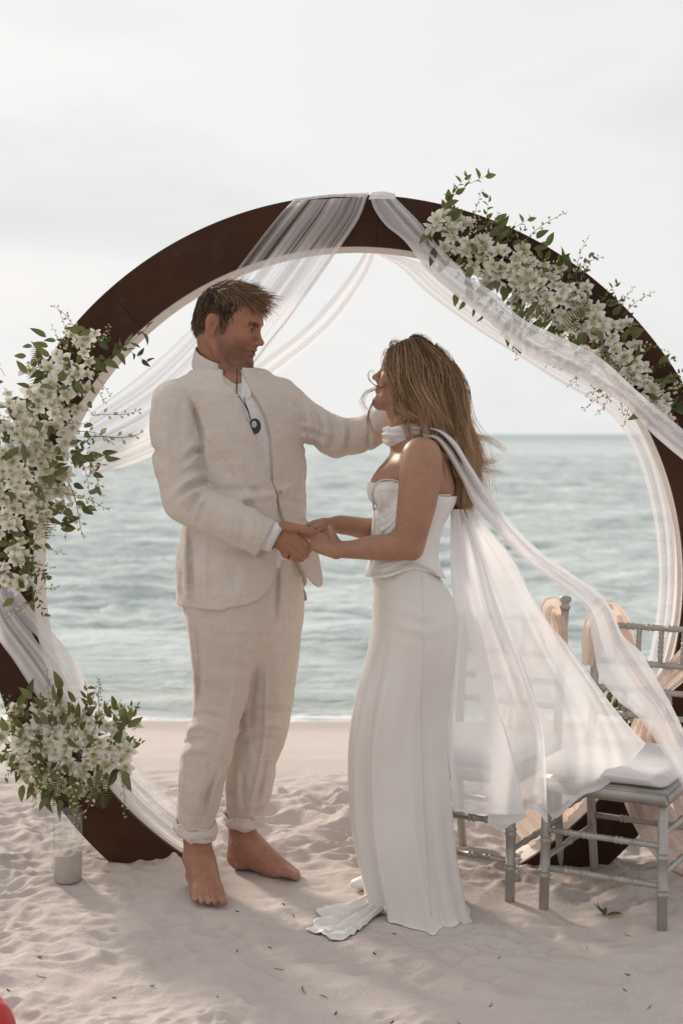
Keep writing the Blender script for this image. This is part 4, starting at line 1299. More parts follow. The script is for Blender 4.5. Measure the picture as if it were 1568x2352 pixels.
def build_bride():
    global satin
    S = SDF([-.13, 3.86, .80], [.46, 4.40, 1.68], .0029)
    M = frame_from((-0.972, 0.235), R(15), R(-3))
    o = B(940, 880, 0)
    W = head_sdf(S, o, M, .95, False)
    S.path([W(-.025, 0, -.03), B(936, 945, .01), B(945, 990, .0), B(955, 1030, 0)], [.048, .045, .050, .07], .025)
    S.cone(W(.02, 0, -.06), B(922, 985, .0), .022, .022, .03)
    S.loft([(r[0], r[1], r[2], r[3] - (.03 if r[0] < B(0, 1300)[2] else .006 if r[0] < B(0, 1140)[2] else .0), r[4] - (.03 if r[0] < B(0, 1300)[2] else .006 if r[0] < B(0, 1140)[2] else .0)) for r in BR], BF, .02, p=2.3)
    for sg, sh in ((-1, (966, 1050, -.150)), (1, (940, 1044, .150))):
        S.cone(B(950, 1018, 0), B(*sh), .040, .045, .03)
        S.cone(B(916, 1016, sg * .012), B(sh[0] - 18, sh[1] - 18, sh[2] * .8), .009, .010, .014)      # collar bones
    for c in CUPS:
        S.ell(B(*c), (.0555, .0555, .0545), None, .022)
        S.ell(B(c[0] + 22, c[1] - 26, c[2] * .95), (.06, .05, .05), None, .03)
    # near (left) arm
    S.path([B(968, 1050, -.158), B(964, 1100, -.180), B(956, 1160, -.186), B(946, 1215, -.180), B(940, 1252, -.172)], [.056, .0555, .0515, .0445, .038], .016, n=17, kin=.008)
    S.path([B(940, 1252, -.172), B(905, 1256, -.150), B(860, 1258, -.118), B(810, 1262, -.085), B(778, 1262, -.068)], [.037, .037, .034, .025, .0215], .015, n=17, kin=.006, flat=((0, 1, 0), .92))
    S.ball(B(948, 1268, -.170), .018, .02)
    # far (right) arm
    S.path([B(940, 1046, .150), B(935, 1110, .165), B(920, 1200, .165)], [.047, .043, .036], .015)
    S.path([B(920, 1200, .165), B(860, 1216, .110), B(805, 1208, .060), B(770, 1204, .030)], [.036, .031, .0235, .021], .015)
    H = lambda x, y, d: P(x, y, d)
    # near hand laid in his
    wp = (780, 1262, 4.064)
    mc = [(738, 1232, 4.082), (729, 1240, 4.072), (721, 1247, 4.068), (715, 1255, 4.070)]
    for i, (x, y, d) in enumerate(mc):
        S.cone(H(772, 1258 + 4 * i, 4.064), H(x, y, d), .0185 - .001 * i, .0110, .010)
    S.cone(H(770, 1268, 4.066), H(735, 1262, 4.072), .015, .010, .012)
    fg = [[mc[0], (716, 1226, 4.078), (702, 1227, 4.088), (692, 1229, 4.096)], [mc[1], (707, 1232, 4.070), (692, 1233, 4.084), (682, 1235, 4.094)],
          [mc[2], (702, 1238, 4.066), (687, 1238, 4.080), (677, 1240, 4.092)], [mc[3], (700, 1248, 4.068), (688, 1248, 4.080), (680, 1249, 4.090)]]
    for f in fg: S.path([H(*q) for q in f], [.0098, .0086, .0078, .0066], .005, n=10, kin=.002)
    S.path([H(776, 1252, 4.058), H(768, 1238, 4.050), H(762, 1224, 4.046), H(757, 1210, 4.046)], [.013, .0115, .0095, .0072], .008, n=10, kin=.003)
    # far hand over his fingers
    for i, (x, y, d) in enumerate([(742, 1198, 4.12), (739, 1206, 4.115), (741, 1214, 4.115), (746, 1220, 4.12)]):
        S.cone(H(766, 1203 + 2 * i, 4.150), H(x, y, d), .0185 - .001 * i, .0105, .010)
    for f in ([(742, 1198, 4.12), (722, 1201, 4.112), (710, 1206, 4.110), (702, 1212, 4.112)], [(739, 1206, 4.115), (722, 1212, 4.105), (714, 1220, 4.104), (710, 1227, 4.106)],
              [(741, 1214, 4.115), (729, 1222, 4.104), (724, 1231, 4.102), (722, 1238, 4.104)], [(746, 1220, 4.12), (738, 1229, 4.110), (735, 1236, 4.108), (734, 1242, 4.110)]):
        S.path([H(*q) for q in f], [.0096, .0085, .0076, .0064], .005, n=10, kin=.002)
    S.path([H(760, 1212, 4.13), H(750, 1226, 4.115), H(744, 1238, 4.108), H(738, 1246, 4.106)], [.012, .0105, .009, .007], .008, n=8, kin=.003)
    S.clip(lambda x, y, z: B(940, 1440)[2] - z + 0 * x + 0 * y)
    me, v, f = S.mesh('person', 1)
    loc = to_local(v, o, M, .95)
    x, y, z = loc[:, 0], loc[:, 1], loc[:, 2]
    inhead = (np.abs(loc) < .2).all(1)
    vattr(me, 'lip', .75 * np.exp(-((z + .0405) / .0125) ** 4) * np.exp(-(y / .020) ** 4) * (x > .086) * inhead)
    vattr(me, 'stubble', np.zeros(len(v))); vattr(me, 'sandy', np.zeros(len(v)))
    b = link('person', me, skin_b)
    tag(b, 'smiling woman with long blonde hair in strapless white gown and blowing sheer scarf', 'person')
    N = vnormals(v, f)
    # teeth in the smile, eyes
    th, nt, bb = new_mat('teeth'); bb.inputs['Base Color'].default_value = (.72, .68, .62, 1); bb.inputs['Roughness'].default_value = .25
    bm = bmesh.new(); bmesh.ops.create_uvsphere(bm, u_segments=16, v_segments=8, radius=1)
    for q in bm.verts: q.co = Vector(W(.083 + q.co.x * .009, q.co.y * .016, -.0395 + q.co.z * .004))
    bm_obj('teeth', bm, th, b)
    em, nt, bb = new_mat('eye_b'); bb.inputs['Base Color'].default_value = (.35, .32, .30, 1); bb.inputs['Roughness'].default_value = .15
    for sgn in (-1, 1):
        bm = bmesh.new(); bmesh.ops.create_uvsphere(bm, u_segments=16, v_segments=10, radius=.0108)
        for q in bm.verts: q.co += Vector(W(.0745, sgn * .032, .0225))
        bm_obj('eyeball', bm, em, b)

    # ------------------------------------------------ hair
    hm = hair_mat('hair_blonde', (0.065, 0.036, 0.020), (0.34, 0.195, 0.105), (0.78, 0.55, 0.345), .42)
    hb = hair_mat('hair_blonde_base', (0.050, 0.029, 0.017), (0.24, 0.138, 0.076), (0.46, 0.30, 0.18), .85)
    hb.node_tree.nodes['Principled BSDF'].inputs['Specular IOR Level'].default_value = .1
    GU = [[(906, 801, -.045), (901, 838, -.076), (908, 880, -.084), (916, 920, -.088), (923, 950, -.082), (930, 972, -.076)],
          [(914, 795, -.05), (910, 840, -.083), (919, 890, -.094), (932, 935, -.092), (946, 966, -.082), (952, 984, -.078)],
          [(925, 786, -.05), (925, 840, -.088), (938, 900, -.100), (958, 945, -.096), (974, 980, -.086), (990, 1005, -.078)],
          [(940, 781, -.05), (952, 840, -.090), (968, 910, -.104), (990, 975, -.090), (1015, 1035, -.060), (1036, 1095, -.035)],
          [(955, 778, -.045), (978, 832, -.084), (998, 905, -.094), (1018, 985, -.070), (1038, 1065, -.035), (1052, 1145, -.015)],
          [(960, 780, -.03), (1002, 830, -.070), (1025, 900, -.078), (1036, 980, -.066), (1052, 1065, -.035), (1062, 1170, -.015)],
          [(964, 782, -.01), (1017, 834, -.045), (1042, 900, -.050), (1050, 980, -.035), (1070, 1060, -.01), (1072, 1190, .0)],
          [(966, 784, .01), (1028, 846, -.01), (1054, 905, -.01), (1064, 975, .0), (1086, 1045, .01), (1080, 1160, .01)],
          [(962, 784, .03), (1020, 850, .03), (1046, 915, .035), (1058, 985, .03), (1074, 1065, .03), (1056, 1195, .02)],
          [(950, 781, .05), (1000, 850, .075), (1018, 930, .075), (1034, 1010, .06), (1050, 1090, .045), (1052, 1180, .035)]]
    GW = np.array([[B(*q) for q in crom(np.array(g_, float), 24)] for g_ in GU])        # guides in the world
    S2 = SDF([.05, 3.95, 1.08], [.46, 4.33, 1.68], .0035)
    S2.ell(W(-.018, 0, .048), np.array((.0975, .0815, .0860)) * .95, M, .001)
    for gi in range(1, len(GW)):
        q = GW[gi]
        r = np.interp(np.linspace(0, 1, 24), [0, .3, .7, 1], [.012, .022, .017, .004]) * (1.0 if gi > 2 else .62)
        c0 = np.array([o[0] + .03, o[1], 0])
        for i in range(23):
            inn = 0.012
            a_ = q[i] + (c0 - q[i]) * np.array([1, 1, 0]) * inn / (np.linalg.norm((c0 - q[i])[:2]) + 1e-6); b_ = q[i + 1] + (c0 - q[i + 1]) * np.array([1, 1, 0]) * inn / (np.linalg.norm((c0 - q[i + 1])[:2]) + 1e-6)
            S2.cone(a_, b_, r[i], r[i + 1], .012)
    def face(xx, yy, zz):
        px = ((xx - o[0]) * M[0, 0] + (yy - o[1]) * M[0, 1] + (zz - o[2]) * M[0, 2]) / .95
        pz = ((xx - o[0]) * M[2, 0] + (yy - o[1]) * M[2, 1] + (zz - o[2]) * M[2, 2]) / .95
        line = np.interp(pz, [-.2, -.10, -.03, .02, .06, .09, .12], [.008, .006, .006, .024, .050, .062, .055])
        return np.where(pz > -.13, px - line + .006 * perlin(xx * 60, yy * 60, zz * 12, 91), -1)
    S2.clip(face, .004)
    S2.disp(lambda xx, yy, zz: .006 * perlin(xx * 60 + zz * 6, yy * 60, zz * 7, 92) + .003 * perlin(xx * 130, yy * 130, zz * 12, 93))
    me2, v2, f2 = S2.mesh('hair', 1)
    tz = np.clip((B(0, 790)[2] - v2[:, 2]) / .45, 0, 1)
    vattr(me2, 'tint', np.clip(.15 + .45 * tz + .5 * perlin(v2[:, 0] * 170 + v2[:, 2] * 12, v2[:, 1] * 170, v2[:, 2] * 9, 94), 0, 1))
    vattr(me2, 'along', .35 * tz)
    hr = link('hair', me2, hb, b)
    # locks: each follows the sheaf with its own wave, fine hairs gather in it and part towards the tip
    k = 18; t_ = np.linspace(0, 1, k)
    LK, TI, RA = [], [], []
    cen = np.array([o[0] + .035, o[1], 0])
    for li in range(150):
        gi = rng.uniform(0, len(GW) - 1.001); i0 = int(gi); fr = gi - i0
        end = rng.uniform(.70, 1.0)
        tt = t_ * end * 23; ia = np.minimum(tt.astype(int), 22); fb = (tt - ia)[:, None]
        sm_ = lambda ix: GW[ix, ia] * (1 - fb) + GW[ix, ia + 1] * fb
        c = sm_(i0) * (1 - fr) + sm_(i0 + 1) * fr
        out = c - cen; out[:, 2] = 0; out /= np.linalg.norm(out, axis=1, keepdims=True) + 1e-6
        tang = np.stack([-out[:, 1], out[:, 0], np.zeros(k)], -1)
        f1, p1, f2, p2 = rng.uniform(7, 13), rng.uniform(0, 6.28), rng.uniform(5, 11), rng.uniform(0, 6.28)
        am = rng.uniform(.5, 1.3)
        c = c + tang * (np.sin(t_ * f1 + p1) * (.001 + .024 * t_ ** 1.3) * am)[:, None] + out * (rng.uniform(-.003, .013) + np.sin(t_ * f2 + p2) * (.001 + .012 * t_) * am)[:, None]
        n_ = int(rng.integers(35, 75))
        w0 = rng.uniform(.005, .011)
        q = rng.normal(0, 1, (n_, 1, 3)) * np.interp(t_, [0, .25, .7, 1], [.6, 1, .8, .45])[None, :, None] * w0
        q[..., 2] *= .3
        st = c[None] + q + np.cumsum(rng.normal(0, .0005, (n_, k, 3)), 1)
        LK.append(st)
        TI.append(np.clip(rng.choice([.12, .3, .5, .75, .95], p=[.2, .2, .2, .22, .18]) + .10 * rng.normal(size=n_), 0, 1))
        RA.append(rng.uniform(.0004, .0009, n_))
    lk = link('locks', strands_mesh('locks', np.concatenate(LK), np.concatenate(RA), np.concatenate(TI)), hm, hr)
    # strands the wind has taken
    wisps = []
    def wisp(pts, n, spread, k=24):
        c = np.array([B(*q) for q in crom(np.array(pts, float), k)])
        for _ in range(int(n * 1.8)):
            dr = np.cumsum(rng.normal(0, spread * .16, (k, 3)), 0)
            wisps.append(c + rng.normal(0, spread * .35, 3) + dr)
    wisp([(1040, 900, -.03), (1064, 960, -.03), (1088, 1000, -.02), (1118, 1008, .0), (1160, 1034, .02)], 16, .007)
    wisp([(1050, 960, -.03), (1075, 1030, -.02), (1098, 1072, -.01), (1150, 1086, .01)], 18, .007)
    wisp([(1055, 960, .0), (1078, 1040, .0), (1090, 1080, .01), (1106, 1110, .02)], 22, .008)
    wisp([(1060, 1030, .0), (1090, 1075, .0), (1100, 1110, .01), (1092, 1140, .02)], 18, .006)
    wisp([(1040, 880, .0), (1062, 930, .0), (1080, 975, .01), (1086, 1000, .01)], 16, .007)
    wisp([(940, 905, -.10), (935, 940, -.11), (940, 985, -.105), (955, 1020, -.12), (990, 1032, -.13), (1030, 1050, -.10)], 16, .004)
    wisp([(905, 860, -.09), (900, 900, -.10), (920, 950, -.10), (935, 1000, -.10), (965, 1030, -.13)], 14, .005)
    wisp([(980, 820, -.08), (985, 900, -.105), (970, 960, -.11), (985, 1010, -.12)], 14, .005)
    wisp([(1000, 860, -.09), (1012, 940, -.10), (1000, 1010, -.11), (1020, 1070, -.12), (1026, 1110, -.12)], 14, .004)
    for q in ([(1030, 870, .0), (1058, 950, .0), (1082, 1020, .01), (1096, 1075, .02), (1090, 1130, .02)], [(1035, 900, -.04), (1056, 980, -.03), (1086, 1040, -.02), (1112, 1062, .0), (1138, 1058, .01)],
              [(1020, 950, -.05), (1046, 1030, -.04), (1072, 1090, -.02), (1082, 1150, .0)], [(1040, 1000, -.03), (1058, 1080, -.02), (1066, 1150, -.01), (1062, 1200, .0)],
              [(1050, 1040, -.01), (1078, 1100, .0), (1086, 1150, .01), (1078, 1192, .01)]): wisp(q, 34, .010)
    for _ in range(170):                      # fly-aways lifted off the back of the hair
        gi_ = int(rng.integers(4, 9)); q = crom(GW[gi_], 24); t0 = rng.uniform(.1, .8)
        s_ = np.clip((np.linspace(0, 1, 24) - t0) / (1 - t0), 0, 1)[:, None]
        wisps.append(q + np.array([[.012, -.004, 0]]) + s_ ** 1.4 * np.array([rng.uniform(.005, .07), rng.uniform(-.03, .03), rng.uniform(-.01, .07)]) + np.cumsum(rng.normal(0, .0012, (24, 3)), 0))
    # curl blown across the chin
    wisp([(902, 860, -.06), (884, 886, -.06), (862, 893, -.05), (842, 902, -.05), (833, 920, -.05), (842, 940, -.05), (855, 945, -.05)], 8, .006)
    wisp([(858, 920, -.05), (847, 950, -.05), (848, 975, -.055), (862, 998, -.06), (888, 1010, -.07), (912, 1022, -.08)], 8, .005)
    wisp([(884, 890, -.05), (864, 886, -.05), (848, 872, -.05), (846, 858, -.05), (853, 850, -.05), (859, 858, -.05)], 3, .002)
    wisp([(900, 842, -.085), (918, 850, -.10), (945, 842, -.11), (968, 858, -.11), (975, 890, -.11)], 5, .002)
    for q in ([(935, 785, -.02), (950, 772, -.01), (975, 776, .0), (990, 790, .0)], [(905, 800, .0), (898, 790, .0), (905, 783, .0), (920, 786, .0)], [(890, 830, .0), (886, 812, .02), (896, 800, .02), (905, 795, .02)],
              [(1000, 790, .0), (1025, 815, .0), (1045, 850, .0), (1058, 890, .0)]): wisp(q, 16, .006)
    link('wisps', strands_mesh('wisps', np.array(wisps), rng.uniform(.0003, .0007, len(wisps)), rng.uniform(.55, 1, len(wisps))), hm, hr)

    # ------------------------------------------------ gown
    satin, nt, bb = new_mat('satin_white')
    n1 = noise_node(nt, 3, 4, .6); n2 = noise_node(nt, 1.0, 3, .6, (500, 500, 60))
    nt.links.new(ramp_node(nt, n1, [(.3, (.64, .60, .565)), (.7, (.72, .685, .65))]), bb.inputs['Base Color'])
    bb.inputs['Roughness'].default_value = .34; bb.inputs['Specular IOR Level'].default_value = .5
    bb.inputs['Sheen Weight'].default_value = .2; bb.inputs['Anisotropic'].default_value = .4
    bump(nt, bb, n2, .05, .001)
    bod = simple_mat('satin_bodice', (.68, .65, .63), (.76, .74, .72), .38, 6, .05, .001, .45)
    trim = simple_mat('gown_piping', (.60, .55, .52), (.68, .64, .60), .4, 40, 0, spec=.4)
    K = SDF([.04, 3.93, .88], [.36, 4.33, 1.27], .0028)
    K.loft([(r[0], r[1], r[2], r[3] + .005 + .004 * (r[0] < B(0, 1290)[2]), r[4] + .005 + .007 * (r[0] < B(0, 1290)[2])) for r in BR], BF, .0, p=2.3)
    for c in CUPS: K.ell(B(*c), (.0625, .0625, .0605), None, .012)
    fv = np.array(BF) / np.hypot(*BF); lv = np.array([-fv[1], fv[0]])
    def trimz(xx, yy, zz):
        px = 784 + xx / BD * FPX
        topy = np.interp(px, [835, 860, 900, 925, 960, 1006, 1045], [1113, 1106, 1100, 1109, 1122, 1135, 1137])
        lat = (yy - BD + .01)
        topy = topy + 26 * np.exp(-(lat / .022) ** 2) * (px < 905)
        boty = np.interp(px, [835, 849, 886, 921, 944, 980, 1006, 1040], [1326, 1322, 1317, 1303, 1297, 1305, 1319, 1335])
        py = 997 + (CAMH - zz) * FPX / BD
        return np.maximum(topy - py, py - boty) * bs
    # soft drapes below the bust and at the front of the waist
    fd = lambda y0: (y0, 4.14)
    its = []
    for i, (a_, c_) in enumerate([((916, 1150), (868, 1190)), ((917, 1162), (870, 1206)), ((917, 1176), (872, 1222)), ((917, 1190), (876, 1236))]):
        its.append(([a_, ((a_[0] + c_[0]) / 2, (a_[1] + c_[1]) / 2 + 7), c_], 4.5, .0032 * (1 if i % 2 == 0 else .8), 3.8, 4.14))
    for i in range(4):
        its.append(([(868 + i * 2, 1160 + i * 24), (872 + i * 2, 1172 + i * 24), (868 + i, 1184 + i * 24)], 4, .003, 3.8, 4.16))
    its += [([(860, 1312), (890, 1303), (925, 1288), (950, 1284)], 3.5, .002, 3.8, 4.2), ([(862, 1300), (890, 1294), (920, 1284)], 3.5, .002, 3.8, 4.2)]
    its += [([(876, 1112), (880, 1150), (893, 1168), (915, 1158)], 3.2, -.0022, 3.8, 4.14)]
    K.folds(its, None)
    K.clip(trimz, .0015)
    me, v, f = K.mesh('bodice', 1)
    bo = link('bodice', me, bod, b)
    def piping(pts, r, name='piping', n=40, lift=.006):
        pp = np.array([b_surface(*q, grow=lift) for q in crom(np.array(pts, float), n)])
        pp[1:-1] = (pp[:-2] + pp[1:-1] * 2 + pp[2:]) / 4
        link(name, tube_mesh(name, pp, r, 6), trim, bo)
    piping([(851, 1140), (858, 1116), (876, 1103), (900, 1102), (925, 1110), (960, 1124), (1004, 1136), (1034, 1137)], .0022)
    piping([(851, 1132), (857, 1160), (860, 1198), (858, 1234), (852, 1290), (851, 1318)], .0028)
    piping([(852, 1319), (886, 1316), (921, 1302), (944, 1296), (980, 1304), (1002, 1317)], .0025, lift=.013)
    piping([(864, 1130), (884, 1126), (915, 1128)], .0010)

    # skirt: fitted over the hips, straight to the knee, breaking at the hem
    SK = [(1296, 856, 1001, .0, .140), (1323, 851.5, 1008, .0, .152), (1360, 849, 1032, .0, .166), (1408, 848, 1047, .0, .176), (1440, 847, 1049, .0, .178), (1475, 842, 1048, .0, .176), (1535, 831, 1042, .0, .172), (1565, 824, 1038, .0, .170),
          (1610, 815, 1032, .0, .168), (1657, 808, 1028, .0, .168), (1713, 803.5, 1028, .0, .170), (1769, 804, 1031, .0, .174), (1824, 807, 1034, .0, .178), (1898, 813, 1039, .0, .184), (1960, 824, 1046, .0, .190),
          (2010, 836, 1054, .0, .196), (2050, 846, 1063, .0, .202), (2078, 852, 1071, .0, .206)]
    nr, na = 150, 220
    tab = crom(np.array(SK, float), nr)
    ang = np.linspace(0, 2 * np.pi, na, endpoint=False)
    V = np.zeros((nr, na, 3))
    for i, (yv, L, Rr, off, lat) in enumerate(tab):
        c = B((L + Rr) / 2 + 3, yv, off); h = (Rr - L) / 2 * bs
        t = i / (nr - 1)
        ca, sa = np.cos(ang), np.sin(ang)
        r = (np.abs(ca) ** 2.2 + np.abs(sa) ** 2.2) ** (-1 / 2.2)
        fold = np.zeros(na)
        low = sstep(.15, .9, t)
        # long folds falling from the front of the hip
        for a0, wd, am, dr in ((.28, .10, .016, .25), (.55, .08, -.014, .30), (.80, .10, .012, .25), (-.25, .12, .014, .1), (-.6, .15, -.012, .1), (1.55, .10, .008, .15), (1.9, .08, -.007, .2), (2.5, .12, .010, .1), (-1.6, .2, .012, 0), (-2.4, .2, -.012, .1)):
            dd = (ang - (a0 - dr * (t - .5)) + np.pi) % (2 * np.pi) - np.pi
            fold += 1.5 * am * low * np.exp(-(dd / wd) ** 2)
        fold += .0055 * low * perlin(np.cos(ang) * 2.6, np.sin(ang) * 2.6, t * 2.2, 101)
        # faint creases across the hip
        hipz = np.exp(-((yv - 1420) / 55) ** 2)
        fold += .0018 * hipz * np.sin((yv + 10 * np.sin(ang * 3)) * .16) * np.exp(-((ang - 1.25 + np.pi) % (2 * np.pi) - np.pi) ** 2 / .5)
        h_ = h * .955 - .002 + fold * .9; w_ = lat * .95 + fold
        # angle 0 = front (towards him), pi/2 = towards the camera
        V[i, :, 0] = c[0] + fv[0] * (h_ * ca * r) + lv[0] * (w_ * sa * r)
        V[i, :, 1] = c[1] + fv[1] * (h_ * ca * r) + lv[1] * (w_ * sa * r)
        V[i, :, 2] = c[2]
        hemw = sstep(.90, 1.0, t)
        V[i, :, 2] += hemw * (.018 * np.sin(ang * 2 + .6) + .008 * perlin(np.cos(ang) * 3, np.sin(ang) * 3, 0, 103))
    low_ = np.linspace(0, 1, 16)[:, None] ** 1.5
    cxy = V[-1].mean(0)
    for ax_ in (0, 1): V[-16:, :, ax_] += (V[-16:, :, ax_] - cxy[ax_]) * low_ * .05
    gz = sand_z(V[-25:, :, 0], V[-25:, :, 1]) + .003
    V[-16:, :, 2] = V[-16:, :, 2] * (1 - low_) + gz[-16:] * low_
    V[-25:, :, 2] = np.maximum(V[-25:, :, 2], gz)
    # last rows spread onto the sand
    me = mesh_np('skirt', V.reshape(-1, 3), grid_faces(na, nr, True)[:, ::-1])
    sk = link('skirt', me, satin, b)
    sm = sk.modifiers.new('thick', 'SOLIDIFY'); sm.thickness = .002
    for pts in ([(968, 1318), (972, 1400), (972, 1500), (968, 1650), (972, 1800), (980, 1950), (990, 2085)],):
        q = crom(np.array(pts, float), 60); pp = []
        rows_ = V
        for x_, y_ in q:
            j = np.argmin(np.abs(tab[:, 0] - y_ * 1.0 + (y_ - 997) * .04))
            row = V[j]; px = 784 + row[:, 0] / row[:, 1] * FPX
            near = row[:, 1] < np.median(row[:, 1])
            e = np.where(near, np.abs(px - x_), 1e9); kx = np.argmin(e); pp.append(row[kx] + np.array([0, -.001, 0]))
        pp = np.array(pp)
        for _ in range(6): pp[1:-1] = (pp[:-2] + 2 * pp[1:-1] + pp[2:]) / 4
        link('seam', tube_mesh('seam', pp, .0005, 5), satin, sk)
    # short train twisted round onto the sand in front of her
    TC = [[(850, 2052, .05), (812, 2066, .012), (772, 2074, .010), (740, 2074, .004)], [(851, 2058, .075), (815, 2076, .045), (772, 2086, .030), (735, 2086, .010)],
          [(852, 2064, .06), (817, 2086, .012), (772, 2098, .008), (733, 2100, .004)], [(853, 2069, .08), (818, 2092, .045), (768, 2106, .030), (716, 2112, .012)],
          [(855, 2074, .06), (820, 2098, .012), (768, 2114, .008), (708, 2122, .004)], [(857, 2079, .075), (823, 2104, .042), (772, 2122, .028), (722, 2134, .010)],
          [(860, 2084, .05), (830, 2109, .012), (784, 2128, .008), (742, 2138, .004)], [(863, 2088, .06), (838, 2112, .036), (800, 2130, .022), (766, 2143, .008)],
          [(867, 2090, .03), (848, 2110, .006), (822, 2126, .004), (792, 2140, .003)]]
    nu, nv = 90, 50
    TCc = np.array([crom(np.array(q, float), nv) for q in TC])
    TCc[..., 0] += 20 * (1 - np.linspace(0, 1, nv)) ** 2
    Q_ = np.stack([crom(TCc[:, j], nu) for j in range(nv)])
    tv = np.linspace(0, 1, nv)[:, None]; uu_ = np.linspace(0, 1, nu)[None]
    Q_[..., 0] -= 26 * tv ** 3 * perlin(uu_ * 7 + 0 * tv, 0 * uu_ + 0 * tv, 1.5, 107) ; Q_[..., 1] += 9 * tv ** 2 * perlin(uu_ * 5 + 0 * tv, tv * 2 + 0 * uu_, 4.5, 108)
    dg = FPX * CAMH / (Q_[..., 1] - 997)
    X_ = (Q_[..., 0] - 784) * dg / FPX
    Z_ = sand_z(X_, dg) + .003 + np.maximum(Q_[..., 2], .002) * .36 + .003 * perlin(X_ * 40, dg * 40, 0, 106) + .006 * (1 - .5 * tv) * np.abs(perlin(uu_ * 16 + 0 * tv, tv * 3 + 0 * uu_, 2.5, 109))
    V = np.stack([X_, dg, Z_], -1)
    tr = link('train', mesh_np('train', V.reshape(-1, 3), grid_faces(nu, nv)), satin, b)
    sm = tr.modifiers.new('thick', 'SOLIDIFY'); sm.thickness = .002
    # white shoes under the hem
    shoe_m = simple_mat('shoe_white', (.70, .68, .65), (.78, .76, .73), .35, 20, .05)
    for (tx, ty, d) in ((803, 2036, 4.26), (880, 2106, 4.03)):
        Z = P(tx, ty, d)
        z0 = float(sand_z(Z[0], Z[1])) + .0
        Q = SDF(np.array([Z[0] - .03, Z[1] - .07, z0 - .02]), np.array([Z[0] + .28, Z[1] + .08, z0 + .12]), .003)
        Q.path([(Z[0] + .018, Z[1], z0 + .022), (Z[0] + .07, Z[1], z0 + .028), (Z[0] + .11, Z[1] + .01, z0 + .030), (Z[0] + .14, Z[1] + .01, z0 + .03)], [.017, .029, .028, .022], .01, flat=((0, 0, 1), .8))
        me, v, f = Q.mesh('shoe', 1)
        so = link('shoe', me, shoe_m, b)
    # thin gold ring
    gold, nt, bb = new_mat('gold'); bb.inputs['Base Color'].default_value = (.75, .55, .30, 1); bb.inputs['Metallic'].default_value = 1; bb.inputs['Roughness'].default_value = .25
    p0, p1 = H(721, 1247, 4.068), H(702, 1238, 4.066); ax = (p1 - p0) / np.linalg.norm(p1 - p0); pc = p0 + (p1 - p0) * .62
    u1 = np.cross(ax, [0, 1, 0]); u1 /= np.linalg.norm(u1); u2 = np.cross(ax, u1); tt = np.linspace(0, 2 * np.pi, 25)
    link('finger_ring', tube_mesh('finger_ring', pc + .0098 * (np.cos(tt)[:, None] * u1 + np.sin(tt)[:, None] * u2), .0016, 8), gold, b)

    # ------------------------------------------------ scarf round the neck, its tail and the wide sheer end
    chif = sheer_mat('chiffon_thick', (.90, .885, .90), .93, 8, (1, 1, .3), .12, .42)
    sheer = sheer_mat('chiffon_sheer', (.93, .92, .93), .86, 6, (1, 1, .35), .35, .50)
    n = 90
    aa = np.linspace(0, 2 * np.pi, n)
    nc = B(944, 1000, 0)
    V = []
    prof = [(-.021, -.006), (-.021, .006), (-.011, .014), (.002, .016), (.014, .014), (.022, .006), (.021, -.006), (.008, -.001), (-.008, -.002)]
    prof = [tuple(q) for q in crom(np.array(prof + prof[:1]), 40)[:-1]]
    for a in aa:
        rx, ry = .066, .078
        cpos = nc + np.array([rx * math.cos(a), ry * math.sin(a), .010 + .012 * math.cos(a) + .004 * math.sin(3 * a)])
        od = np.array([math.cos(a), math.sin(a), 0])
        for (pz, po) in prof:
            ww = 1 + .65 * perlin(math.cos(a) * 2.2 + pz * 70, math.sin(a) * 2.2 + pz * 30, pz * 60, 111)
            po2 = po + (.0030 * math.sin(pz * 420 + 2.2 * a + 2 * math.sin(3 * a)) + .0015 * math.sin(pz * 900 - 3 * a)) * (po > .003)
            V.append(cpos + od * (po2 * ww) + np.array([0, 0, pz * (1.05 + .2 * math.cos(a - 3.1))]))
    npf = len(prof)
    F = grid_faces(npf, n, True)
    me = mesh_np('scarf', np.array(V), F); vattr(me, 'dens', np.full(len(V), 1.05))
    sc = link('scarf', me, chif, b)
    def sheet(name, cols, nu, nv, mat, dens, parent, ripple=.004, seed=0, freq=9, wavy=0):
        """cols: list of (x, y, off) polylines, left to right; fabric runs through them"""
        Cc = np.array([crom(np.array(c, float), nv) for c in cols])           # cols x nv x 3
        Vv = np.zeros((nv, nu, 3))
        for j in range(nv):
            q = crom(Cc[:, j], nu)
            Vv[j] = q
        t = np.linspace(0, 1, nv)[:, None]; u = np.linspace(0, 1, nu)[None]
        if wavy: Vv[..., 1] += wavy * t ** 4 * (perlin(u * 9 + 0 * t, 0 * u + 0 * t, 3.5, 114) + .4 * np.sin(u * 40)) * np.sin(np.pi * np.clip(u * .9 + .05, 0, 1))
        rp = ripple / bs * (perlin(u * freq + .6 * t, t * 2.5 + 0 * u, seed * 1.3, 112) + .5 * perlin(u * freq * 2.3, t * 4 + 0 * u, seed, 113))
        off = Vv[..., 2] + rp * bs
        W_ = np.array([[B(Vv[j, i, 0] + rp[j, i] * .25 * math.sin(i), Vv[j, i, 1], off[j, i]) for i in range(nu)] for j in range(nv)])
        me = mesh_np(name, W_.reshape(-1, 3), grid_faces(nu, nv))
        vattr(me, 'dens', (dens if np.ndim(dens) else np.full((nv, nu), dens)).ravel())
        return link(name, me, mat, parent)
    top = [(968, 974, -.078), (1008, 985, -.095), (1045, 1014, -.10), (1082, 1072, -.075), (1130, 1145, -.05), (1190, 1218, -.05), (1240, 1266, -.06), (1266, 1286, -.07), (1326, 1327, -.08), (1374, 1360, -.09), (1404, 1401, -.11), (1430, 1460, -.13), (1470, 1497, -.15), (1507, 1560, -.17), (1537, 1612, -.19), (1575, 1690, -.2)]
